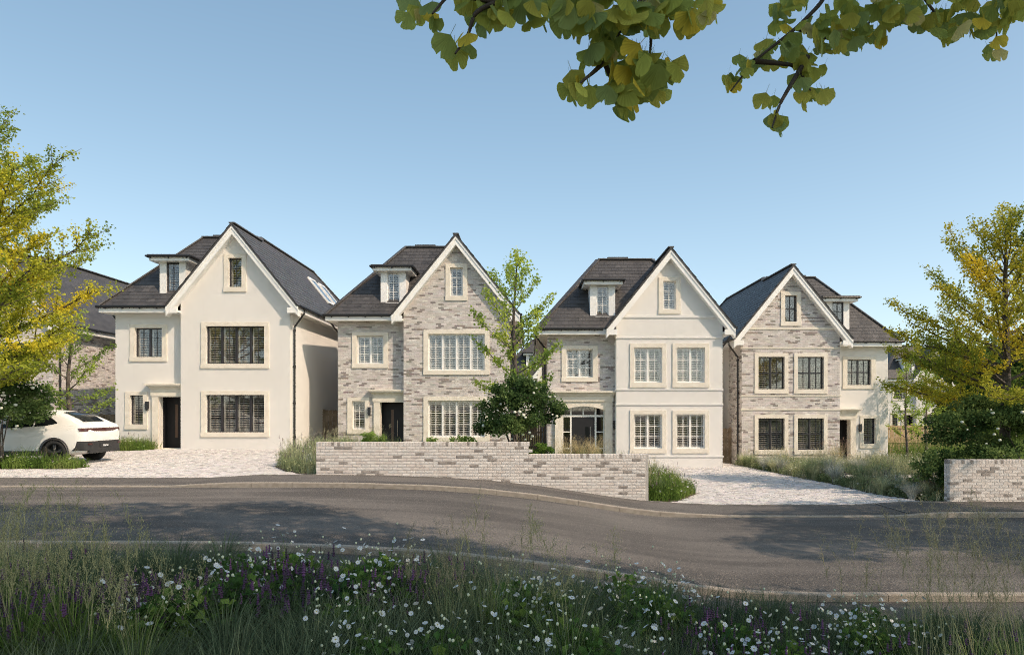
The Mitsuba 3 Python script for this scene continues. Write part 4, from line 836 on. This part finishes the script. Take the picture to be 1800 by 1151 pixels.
    m = MB(); rows = []
    for x in np.linspace(.33, .98, 9):
        s_ = np.array([np.interp(x, sx, S[:, j, 0]) for j in range(37)]), np.array([np.interp(x, sx, S[:, j, 1]) for j in range(37)])
        for y in np.linspace(-1, 1, 9): yy = y * (s_[0][32] - .04 - .05 * (x < .5)); rows.append((x - .012, yy, np.interp(abs(yy), s_[0][36:28:-1], s_[1][36:28:-1]) + .022))
    m.add(loc(*np.array(rows).T), [[i * 9 + j, i * 9 + j + 1, i * 9 + j + 10, i * 9 + j + 9] for i in range(8) for j in range(8)]); m.out(part(k, 'rear_window'), 'car_glass', True)
    def strip(nm, z0, z1, yw, b, off=.012, wrap=.22):
        m = MB(); rows = []
        for y in np.linspace(-yw, yw, 25):
            for z in np.linspace(z0, z1, 4):
                xx = sx; half = np.array([np.interp(z, S[i, 8:33, 1], S[i, 8:33, 0]) if S[i, 32, 1] > z else 0 for i in range(len(sx))]); x = np.interp(abs(y), half[:14], xx[:14]); rows.append((x - off, y * (1 + off), z))
        m.add(loc(*np.array(rows).T), [[i * 4 + j, i * 4 + j + 1, i * 4 + j + 5, i * 4 + j + 4] for i in range(24) for j in range(3)]); m.out(part(k, nm), b, True)
    strip('tail_light', 1.0, 1.10, .90, 'lamp_red', .022); strip('rear_bumper', .42, .70, .91, 'car_black', .022)
    m = MB(); m.box(-.03, .06, -.72, .72, .34, .43); v_ = np.vstack(m.v); MB().add(loc(*v_.T), BOXF).out(part(k, 'diffuser'), 'car_black')
    for q in (-1, 1):
        m = MB(); v_ = np.array([[x, y, z] for x in (-.034, .03) for y in (q * .62, q * .76) for z in (.59, .64)]); MB().add(loc(*v_.T), BOXF).out(part(k, 'reflector'), 'lamp_red')
        X = np.linspace(1.35, 3.35, 12); P_ = loc(*np.array([(x, q * .968, z) for z in (.28, .42) for x in X]).T); MB().add(P_, [[i, i + 1, i + 13, i + 12] for i in range(11)]).out(part(k, 'sill'), 'car_black')
        for x in WX:
            m = MB(); a = np.linspace(-.18, math.pi + .18, 25); yb = q * (float(np.interp(x, st, w)) + .004)
            vv = [(x + R * math.cos(t), yb - q * dy, WR + R * math.sin(t)) for t in a for R, dy in ((.40, 0), (.46, .004), (.40, .10))]
            m.add(loc(*np.array(vv).T), [[i * 3 + p, i * 3 + 3 + p, i * 3 + 3 + o, i * 3 + o] for i in range(24) for p, o in ((0, 1), (0, 2))]); m.out(part(k, 'wheel_arch'), 'car_black', True)
            kw = key_of(f'{k}__wheel'); yc = q * (float(np.interp(x, st, w)) - .135)
            prof = np.array([(.255, -.12), (.30, -.128), (.345, -.12), (.365, -.085), (.367, 0), (.365, .085), (.345, .12), (.30, .128), (.255, .12), (.25, 0), (.255, -.12)])
            t = np.linspace(0, 2 * math.pi, 41); vv = np.array([(x + R * math.cos(b), yc + q * d, WR + R * math.sin(b)) for b in t for R, d in prof]); L = len(prof)
            MB().add(loc(*vv.T), [[i * L + j, i * L + j + 1, (i + 1) * L + j + 1, (i + 1) * L + j] for i in range(40) for j in range(L - 1)]).out(part(kw, 'tyre'), 'rubber', True)
            m = MB(); c = np.array([x, yc + q * .09, WR])
            for i in range(5):
                for o in (-.13, .13):
                    b = i / 5 * 6.283 + .3; e = np.array([math.cos(b + o), 0, math.sin(b + o)]); e0 = np.array([math.cos(b), 0, math.sin(b)]); m.bar(c + e0 * .04, c + e * .255 + [0, -q * .01, 0], .035, .03, up=(0, 1, 0))
            m.tube([c + [0, q * .012, 0], c - [0, q * .03, 0]], .06, 12); v_ = np.vstack(m.v); MB().add(loc(*v_.T), np.vstack(m.f)).out(part(kw, 'rim'), 'alloy')
            dk = np.array([(x + .25 * math.cos(b), yc - q * .02, WR + .25 * math.sin(b)) for b in t[:-1]]); MB().add(loc(*dk.T), [[0, i, i + 1] for i in range(1, 39)]).out(part(kw, 'brake'), 'rubber')
    v_ = np.array([[x, y, z] for x in (-.04, -.02) for y in (-.26, .26) for z in (.50, .62)]); MB().add(loc(*v_.T), BOXF).out(part(k, 'number_plate'), 'car_black')
    tx = text_mesh('Macan', .058, .003, True); tv = tx.vertices; wd = tv[:, 0].max(); tv = np.column_stack([-.042 - tv[:, 2], wd / 2 - tv[:, 0] - .18 * (tv[:, 1] - .03), .53 + tv[:, 1]]); MB().add(loc(*tv.T), tx.faces).out(part(k, 'lettering'), 'lettering')
car()

# ------------------------------------------------------------------ foreground border: prototypes, then one entry per plant
def proto(name, build):
    ms = {}; build(ms); scene[name] = {'type': 'shapegroup', **{nm: mikit.ply(m.mesh(), b, color=np.vstack(m.c)) for nm, (m, b) in ms.items() if m.n}}
def daisy_proto(seed):
    def b(ms):
        r = rng(seed); fo, fl = MB(), MB(); n = 22; a = r.uniform(0, 6.28, n); base = np.column_stack([.05 * np.cos(a), .05 * np.sin(a), 0 * a])
        tips = blades(fo, base, r.uniform(.28, .70, n), a, r.uniform(.15, .75, n), np.full(n, .006), np.tile([.05, .085, .02], (n, 1)))
        daisies(fl, tips[:12], r.uniform(.014, .024, 12), r, (.60, .62, .64), 10)
        for p in tips[12:]: s = trimesh.creation.icosphere(1, .008); fl.add(s.vertices * [1, 1, 1.2] + p, s.faces, (.55, .58, .42))
        q = sph(r, 260) * [.24, .24, .22] * (r.uniform(.3, 1, (260, 1)) ** .5) + [0, 0, .20]; q[:, 2] = abs(q[:, 2]); leaves(fo, q, .062, r, palette(r, q, [(.025, .055, .018), (.045, .085, .022), (.09, .13, .03)], 6, seed, .3), .7, .15, .8)
        ms['foliage'] = fo, 'blade'; ms['flowers'] = fl, 'petal'
    return b
def salvia_proto(seed):
    def b(ms):
        r = rng(seed); fo, fl = MB(), MB(); n = 22; a = r.uniform(0, 6.28, n); base = np.column_stack([.06 * np.cos(a), .06 * np.sin(a), 0 * a])
        tips = blades(fo, base, r.uniform(.28, .58, n), a, r.uniform(.15, .6, n), np.full(n, .005), np.tile([.06, .095, .03], (n, 1)))
        spikes(fl, tips - [0, 0, .02], r.uniform(.05, .10, n), r)
        q = sph(r, 150) * [.2, .2, .16] + [0, 0, .16]; q[:, 2] = abs(q[:, 2]); leaves(fo, q, .05, r, palette(r, q, [(.04, .065, .03), (.07, .10, .045)], 5, seed, .3), .7, .1, .4)
        ms['foliage'] = fo, 'blade'; ms['flowers'] = fl, 'petal'
    return b
def grass_proto(seed, n, h, pan, psize, cols, bend=(.15, .8), pcol=(.27, .23, .13), stem=1.25):
    def b(ms):
        r = rng(seed); fo, fl = MB(), MB(); a = r.uniform(0, 6.28, n); base = np.column_stack([.07 * np.cos(a) * r.random(n), .07 * np.sin(a) * r.random(n), 0 * a])
        blades(fo, base, h * r.uniform(.55, 1.05, n), a, r.uniform(*bend, n), .0065 * r.uniform(.6, 1.4, n), palette(r, base * 20, cols, 2, seed, .3))
        if pan:
            a = r.uniform(0, 6.28, pan); t = blades(fo, base[:pan] * .6, h * stem * r.uniform(.75, 1.1, pan), a, r.uniform(.12, .5, pan), np.full(pan, .0035), np.tile([.20, .19, .10], (pan, 1)))
            panicles(fl, t + [0, 0, .06], r, psize, pcol, 60)
        ms['blades'] = fo, 'blade'; ms['plumes'] = fl, 'blade'
    return b
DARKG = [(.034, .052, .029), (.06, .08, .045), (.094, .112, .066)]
for i in range(4): proto(f'proto_daisy_{i}', daisy_proto(200 + i))
for i in range(3): proto(f'proto_salvia_{i}', salvia_proto(210 + i))
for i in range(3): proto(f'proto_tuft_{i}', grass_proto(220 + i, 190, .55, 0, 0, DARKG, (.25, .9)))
for i in range(2): proto(f'proto_plume_{i}', grass_proto(230 + i, 190, .60, 9, .26, GRASS, pcol=(.24, .225, .12), stem=1.5))
for i in range(2): proto(f'proto_tall_{i}', grass_proto(260 + i, 130, .66, 9, .22, [(.06, .09, .03), (.11, .15, .05), (.17, .2, .08)], (.08, .5), (.24, .21, .13), 2.05))
for i in range(2): proto(f'proto_wisp_{i}', grass_proto(240 + i, 120, .66, 11, .17, [(.05, .07, .03), (.10, .12, .06), (.2, .2, .11)], (.05, .4), (.19, .17, .11), 1.3))
rf = rng(77)
for i, c in enumerate(([(.15, .17, .10), (.25, .265, .16), (.36, .345, .23)], [(.10, .135, .07), (.19, .22, .12), (.29, .295, .18)], [(.17, .18, .16), (.26, .27, .24), (.36, .36, .32)])): proto(f'proto_mound_{i}', grass_proto(250 + i, 460, .58, 12, .13, c, (.15, .95), (.30, .28, .19), 1.05))
def plant(name, pro, x, y, s, label, group, cat='flowering plant'):
    k = thing(name, label, cat, group); z = float(G(x, y)) - .01
    labels.update({f'{k}__{q}': {'kind': 'stuff'} for q in scene[pro] if q != 'type'}); scene[k] = {'type': 'instance', 'shapegroup': {'type': 'ref', 'id': pro}, 'to_world': T().translate([float(x), float(y), z]).rotate([0, 0, 1], float(rf.uniform(0, 360))).scale([float(s)] * 3)}
def px(x, y): return (x - CX) * y / F
def scatter(name, pros, zones, label, group, smin, smax, cat='flowering plant'):
    for x0, x1, y0, y1, n in zones:
        for i in range(n):
            y = rf.uniform(y0, y1); x = rf.uniform(px(x0, y), px(x1, y)); plant(name, pros[rf.integers(len(pros))], x, y, rf.uniform(smin, smax), label, group, cat)
scatter('white_daisy_plant', [f'proto_daisy_{i}' for i in range(4)], [(400, 520, 5.0, 6.2, 7), (270, 420, 4.0, 4.8, 4), (600, 700, 4.6, 6.2, 9), (640, 800, 3.7, 4.4, 6), (890, 1010, 4.4, 5.8, 8), (940, 1060, 3.7, 4.3, 4), (1080, 1210, 5.2, 6.6, 9), (1280, 1410, 4.2, 5.2, 9), (1380, 1480, 3.7, 5.0, 9), (1490, 1610, 5.0, 6.4, 9), (1600, 1700, 4.0, 5.0, 3), (1180, 1240, 3.8, 4.3, 3)], 'white flowered plant in the shaded border nearest the viewer', 'white flowering plants in the near border', .85, 1.2)
scatter('purple_salvia_plant', [f'proto_salvia_{i}' for i in range(3)], [(-20, 230, 3.9, 5.2, 17), (440, 560, 4.8, 5.8, 7), (1100, 1330, 3.5, 4.4, 9), (1450, 1720, 3.5, 4.8, 14), (640, 760, 4.8, 5.8, 5), (1180, 1400, 4.8, 5.6, 6), (1700, 1840, 4.6, 5.6, 4), (230, 330, 4.5, 5.2, 3)], 'plant with dark purple flower spikes in the shaded border nearest the viewer', 'purple flowering plants in the near border', .85, 1.1)
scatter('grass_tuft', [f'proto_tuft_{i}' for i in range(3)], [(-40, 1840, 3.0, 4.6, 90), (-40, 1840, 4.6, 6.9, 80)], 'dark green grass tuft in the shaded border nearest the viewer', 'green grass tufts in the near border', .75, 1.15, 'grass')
scatter('plumed_grass', [f'proto_plume_{i}' for i in range(2)], [(-40, 110, 3.9, 5.6, 9), (110, 420, 3.4, 4.3, 5), (860, 1000, 4.2, 5.6, 3)], 'grass with buff feathery plumes in the left half of the shaded border', 'plumed grasses in the left of the near border', .85, 1.2, 'ornamental grass')
scatter('wispy_grass', [f'proto_tall_{i}' for i in range(2)], [(1560, 1830, 4.0, 5.4, 13)], 'tall wispy grass with airy heads at the right end of the near border', 'wispy grasses at the right of the near border', 1.0, 1.25, 'ornamental grass')
scatter('wispy_grass', [f'proto_wisp_{i}' for i in range(2)], [(730, 860, 4.6, 5.8, 5)], 'tall wispy grass with airy heads in the middle of the near border', 'wispy grasses in the middle of the near border', .9, 1.1, 'ornamental grass')
for poly, n, lab, grp in ((BED_5, 28, 'soft grassy mound under the windows of the brick gable', 'grassy mounds under the brick gable'), ([(10.2, 16.95), (12.9, 16.95), (12.9, 18.2), (10.0, 18.4)], 22, 'full pale grassy mound near the end of the right wall', 'full grassy mounds near the right wall'), (BED_4, 26, 'soft grassy mound with buff seed heads beside the right drive', 'grassy mounds beside the right drive'), ([(13.8, 26.3), (18.2, 26.3), (17.6, 29.6), (14.0, 29.6)], 12, 'soft grassy mound under the cream wall right of the brick gable', 'grassy mounds under the cream wall on the right'), (BED_W, 7, 'soft grassy mound at the left end of the long wall', 'grassy mounds left of the long wall'), (BED_R, 7, 'soft grassy mound at the right end of the long wall', 'grassy mounds right of the long wall')):
    for q in in_poly(poly, n, rf): plant('grassy_mound', f'proto_mound_{rf.integers(3)}', q[0], q[1], rf.uniform(1.0, 1.4) * (1.3 if 20.5 < q[1] < 24.5 else .92 if q[1] < 20 else 1), lab, grp, 'ornamental grass')
def undergrowth():
    r = rng(88); k = thing('meadow_grass', 'dark green fine grass filling the shaded border nearest the viewer', 'grass', kind='stuff'); n = 70000
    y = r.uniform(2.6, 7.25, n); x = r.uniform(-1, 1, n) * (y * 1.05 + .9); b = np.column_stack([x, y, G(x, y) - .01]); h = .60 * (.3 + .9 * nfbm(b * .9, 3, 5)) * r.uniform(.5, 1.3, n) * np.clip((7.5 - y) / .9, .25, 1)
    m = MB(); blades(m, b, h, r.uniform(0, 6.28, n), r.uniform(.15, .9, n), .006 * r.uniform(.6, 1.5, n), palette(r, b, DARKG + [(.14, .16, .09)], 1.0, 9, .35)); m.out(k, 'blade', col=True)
    k = struct('soil'); MB().add(*grid_mesh(np.linspace(-16, 16, 121), np.linspace(-4, 7.3, 20), lambda X, Y: G(X, Y) - .01)).out(k, 'earth', True)
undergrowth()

# ------------------------------------------------------------------ the tree over the viewer: trunk and crown out of frame, low boughs in it
FAN = []
for i in range(4):
    r = rng(300 + i); n = 27; a = np.linspace(-1.25, 1.25, n); notch = 1 - .34 * np.exp(-((a - (i - 1.5) * .12) / .06) ** 2); R = (1 - .14 * (a / 1.25) ** 4 + .035 * np.sin(a * 8 + i) + r.normal(0, .012, n)) * notch
    cup = r.uniform(-.9, .9, 2); bend = lambda q: np.column_stack([q[:, 0], q[:, 1], .22 * cup[0] * q[:, 0] ** 2 + .25 * cup[1] * q[:, 1] ** 2 + .035 * np.sin(q[:, 0] * 9 + i) * q[:, 1]])
    ring = lambda k: bend(np.column_stack([np.sin(a) * R * .74 * k, np.cos(a) * R * k]))
    v = np.vstack([[[0, 0, 0]], ring(.5), ring(1.0), [[-.012, 0, 0], [.012, 0, 0], [.02, -.45, .05], [.0, -.45, .05]]]); f = [[0, 1 + j, 2 + j] for j in range(n - 1)] + [q for j in range(n - 1) for q in ([1 + j, 1 + n + j, 2 + n + j], [1 + j, 2 + n + j, 2 + j])] + [[2 * n + 1, 2 * n + 2, 2 * n + 3], [2 * n + 1, 2 * n + 3, 2 * n + 4]]
    streak = 1 + .10 * np.sin(a * 31 + i) + r.normal(0, .05, n); FSH = np.concatenate([[.8], .92 * streak, 1.06 * streak, [.7] * 4])[:, None]
    FAN.append((v, np.array(f), FSH))
FCOL = [(.25, .275, .06), (.19, .235, .065), (.31, .30, .065), (.165, .215, .08), (.42, .34, .05), (.36, .33, .14)]
def shade_tree():
    k = thing('shade_tree', 'large tree overhanging the top of the view with big fan shaped leaves', 'tree'); r = rng(400)
    fans = [[mikit.ply((v, f), 'leaf', True, color=np.clip(np.array(c) * 1.5 * h, 0, .9)) for c in FCOL] for v, f, h in FAN]
    wood = MB(); t = np.linspace(0, 1, 10)
    wood.tube(np.column_stack([6.3 - .4 * t, -3.4 + .5 * t, -.6 + 8.5 * t]), .34 - .22 * t, 12); wood.out(part(k, 'trunk'), 'bark', True)
    def w(p): x, y, D = p; return np.array([(x - CX) * D / F, D, CAMZ + (HZ - y) * D / F])
    leaf_n = [0]; spare = {}
    def bough(path, rad):
        P_ = np.array([w(p) if len(p) == 3 and not isinstance(p, np.ndarray) else p for p in path]); m = MB(); tt = np.linspace(0, len(P_) - 1, 6 * len(P_)); c = np.column_stack([np.interp(tt, range(len(P_)), P_[:, q]) for q in range(3)])
        for _ in range(3): c[1:-1] = .25 * c[:-2] + .5 * c[1:-1] + .25 * c[2:]
        m.tube(c, np.linspace(rad[0], rad[1], len(c)), 7, cap=False); m.out(part(k, 'branch'), 'twig', True); return c
    lines = []
    O = np.array
    # main limbs from the trunk, then the twigs that come into view
    bough([O([5.95, -2.95, 5.9]), O([4.2, -1.2, 5.4]), O([1.6, 1.0, 3.7]), (1180, -150, 2.25)], (.09, .02))
    bough([O([5.95, -2.95, 6.4]), O([5.2, -.6, 5.8]), O([3.2, 1.6, 4.2]), (1500, -150, 2.75)], (.09, .022))
    A = [[(1180, -150, 2.25), (1128, 0, 2.12), (1090, 55, 2.1), (1062, 110, 2.08)], [(1180, -150, 2.25), (1050, -60, 2.1), (930, -20, 2.05), (880, 5, 2.02)], [(930, -20, 2.05), (835, 20, 2.0), (822, 65, 2.0), (800, 95, 1.98)], [(880, 5, 2.02), (790, -10, 2.0), (760, 25, 1.98)],
         [(1062, 110, 2.08), (1040, 130, 2.04), (1015, 150, 2.0)], [(1062, 110, 2.08), (1080, 150, 2.1), (1090, 180, 2.1)], [(1128, 0, 2.12), (1145, 60, 2.15), (1142, 110, 2.15)], [(1128, 0, 2.12), (1190, 5, 2.2), (1235, 25, 2.25)]]
    B = [[(1500, -150, 2.75), (1450, 0, 2.7), (1400, 50, 2.68), (1325, 108, 2.62), (1285, 160, 2.58)], [(1400, 50, 2.68), (1460, 70, 2.75), (1500, 60, 2.8)], [(1325, 108, 2.62), (1400, 115, 2.66), (1425, 160, 2.66)], [(1420, 100, 2.66), (1372, 180, 2.6), (1357, 225, 2.58)],
         [(1500, -150, 2.75), (1600, -40, 2.8), (1640, 20, 2.82), (1660, 30, 2.82)], [(1600, -40, 2.8), (1750, -10, 2.9), (1752, 70, 2.88)], [(1640, 20, 2.82), (1660, 55, 2.84), (1700, 50, 2.86)], [(1500, -150, 2.75), (1540, 10, 2.8), (1520, 60, 2.8)]]
    for L in A: bough(L, (.009, .003))
    for L in B: bough(L, (.011, .003))
    CA = [(738, 22, 26, 4), (758, 50, 14, 3), (790, 98, 14, 3), (812, 92, 16, 3), (845, 25, 36, 12), (820, 10, 28, 8), (880, 20, 28, 8), (918, 18, 24, 7), (935, 10, 14, 3), (968, 20, 20, 7), (1000, 38, 24, 8), (1035, 40, 22, 8), (1062, 65, 26, 10), (1100, 45, 28, 12), (1135, 20, 28, 10), (1170, 35, 30, 11), (1205, 40, 24, 8), (1238, 25, 16, 5), (1060, 110, 22, 9), (1090, 140, 28, 11), (1120, 115, 26, 10), (1150, 135, 24, 8), (1140, 165, 24, 7), (1178, 128, 10, 2), (1000, 150, 14, 3), (1020, 170, 16, 4), (992, 180, 8, 2), (1092, 185, 16, 5), (1080, 165, 24, 6), (1030, 105, 16, 4), (1215, 20, 26, 6), (1000, 10, 34, 8), (1060, 5, 40, 10), (870, 0, 40, 8)]
    CB = [(1280, 155, 12, 5), (1298, 128, 16, 8), (1330, 105, 18, 6), (1370, 30, 16, 7), (1395, 12, 24, 6), (1362, 55, 12, 3), (1380, 100, 22, 8), (1400, 125, 20, 9), (1425, 60, 26, 10), (1462, 78, 24, 9), (1440, 100, 18, 6), (1452, 40, 24, 7), (1495, 55, 24, 9), (1530, 72, 22, 8), (1505, 85, 16, 4), (1560, 40, 26, 8), (1605, 20, 28, 10), (1590, 40, 20, 5), (1645, 42, 20, 7), (1640, 70, 18, 6), (1668, 68, 18, 6), (1700, 50, 20, 8), (1720, 62, 16, 5), (1755, 35, 26, 10), (1785, 25, 20, 7), (1740, 98, 14, 4), (1415, 150, 16, 5), (1410, 178, 16, 5), (1436, 182, 12, 4), (1348, 188, 10, 3), (1358, 228, 14, 6), (1540, 20, 30, 9), (1480, 15, 28, 7), (1690, 15, 30, 8), (1765, 5, 26, 6)]
    CC = [(1180 + 60 * math.sin(i * 2.1), -60 - 45 * i, 60, 16) for i in range(4)]; CD = [(1530 + 80 * math.sin(i * 1.7), -60 - 50 * i, 70, 16) for i in range(5)]; CE = [(960, -60, 60, 14), (1640, -70, 60, 14), (1760, -60, 50, 12), (870, -50, 40, 8)]
    for cs, D0, ls in ((CA, 2.08, .072), (CB, 2.7, .068), (CC, 2.3, .07), (CD, 2.9, .07), (CE, 2.5, .07)):
        for x, y, rad, n in cs:
            for i in range(int(n * 1.25)):
                D = D0 + r.normal(0, .09); p = w((x + 8 + r.normal(0, rad * .5), y - 22 + r.normal(0, rad * .52), D)); s = ls * r.uniform(.6, 1.12)
                Rm = T().translate(p.tolist()).rotate([0, 0, 1], float(r.normal(0, 55))).rotate([1, 0, 0], float(r.normal(-78, 24))).rotate([0, 0, 1], float(r.normal(0, 30))).scale([s] * 3) if False else None
                down = unit(O([r.normal(0, .38), r.normal(0, .38), -1.0])); face = unit(np.cross(down, O([math.cos(ph := r.normal(0, .8)), math.sin(ph), 0]))); side = np.cross(down, face)
                M = np.eye(4); M[:3, 0], M[:3, 1], M[:3, 2], M[:3, 3] = side * s, down * s, face * s, p
                ci = r.choice(6, p=[.28, .25, .2, .15, .07, .05]); d = {**fans[r.integers(4)][ci], 'to_world': T(M)}
                if leaf_n[0] < 300: scene[part(k, 'leaf')] = d; leaf_n[0] += 1
                else: v, f, h = FAN[r.integers(4)]; spare.setdefault(0, MB()).add(v @ M[:3, :3].T + M[:3, 3], f, np.array(FCOL[ci]) * 1.5 * h)
    if spare: spare[0].out(part(k, 'leaf', kind='stuff'), 'leaf', col=True)
    # crown out of frame: clumps with gaps, placed to shade the border and road
    m = MB(); cl = SHADE_CLUMPS
    for x, y, z, rr, n in cl:
        p = O([x, y, z]) + sph(r, n) * (r.uniform(.15, 1, (n, 1)) ** .5) * O([rr, rr, rr * .7]); leaves(m, p, .15, r, palette(r, p, GINKGO[:4], .8, 3), .9)
    m.out(part(k, 'crown', kind='stuff'), 'leaf', col=True)
SHADE_CLUMPS = [(x, y, z, rr, int(620 * rr * rr)) for x, y, z, rr in [  # unseen crown, set so its shadow falls on border and road
    (2.5, -.6, 8.0, 1.7), (4.6, -.9, 8.6, 1.9), (6.8, -1.2, 9.0, 2.0), (9.0, -.8, 8.8, 2.0), (11, -.6, 8.4, 1.9), (13, -.8, 8.0, 1.7), (3.4, 1.3, 8.4, 1.5), (5.4, 1.6, 8.8, 1.6), (7.6, 1.7, 9.0, 1.5), (9.8, 1.4, 8.8, 1.6), (12, 1.2, 8.2, 1.6),
    (3, -2.8, 8.6, 1.9), (6, -3.2, 9.6, 2.3), (9, -3, 9.2, 2.2), (11.6, -2.6, 8.4, 1.8), (1.0, 3.2, 8.3, 1.25), (3.2, 3.4, 8.8, 1.3), (5.6, 3.3, 8.8, 1.2), (-.7, 5.2, 8.2, 1.05), (1.0, 5.6, 8.4, .8), (3.0, 5.5, 8.3, 1.15), (6.6, 3.0, 8.2, .9), (2.2, 4.4, 8.4, .9), (4.4, 4.5, 8.6, .95), (-.1, 4.3, 8.3, .9), (-2.2, 5.6, 8.0, .9)]]
shade_tree()
def unseen_shading_tree():  # out of view, placed to shade the right part of the road
    r = rng(410); k = thing('unseen_shading_tree', 'yellow green tree out of view to the right, placed to shade the road', 'tree'); m = MB(); t = np.linspace(0, 1, 8)
    m.tube(np.column_stack([17.6 - .3 * t, 6.0 + .4 * t, -.8 + 8.5 * t]), .26 - .18 * t, 10); m.out(part(k, 'trunk'), 'bark', True); m = MB()
    for x, y, z, rr in [(12.2, 5.8, 7.6, 1.1), (14, 6.6, 8.2, 1.5), (16, 6.4, 8.6, 1.8), (18, 6.2, 8.6, 1.9), (13.4, 8.7, 7.8, 1.1), (15.4, 8.8, 8.2, 1.4), (17.6, 8.8, 8.4, 1.6), (14.6, 10.6, 7.6, .9), (16.8, 10.8, 7.8, 1.2), (16.5, 4.6, 8, 1.4), (19.6, 8, 8, 1.7)]:
        n = int(620 * rr * rr); p = np.array([x, y, z]) + sph(r, n) * (r.uniform(.15, 1, (n, 1)) ** .5) * [rr, rr, rr * .6]; leaves(m, p, .15, r, palette(r, p, GINKGO[:4], .8, 4), .9)
    m.out(part(k, 'crown', kind='stuff'), 'leaf', col=True)
unseen_shading_tree()
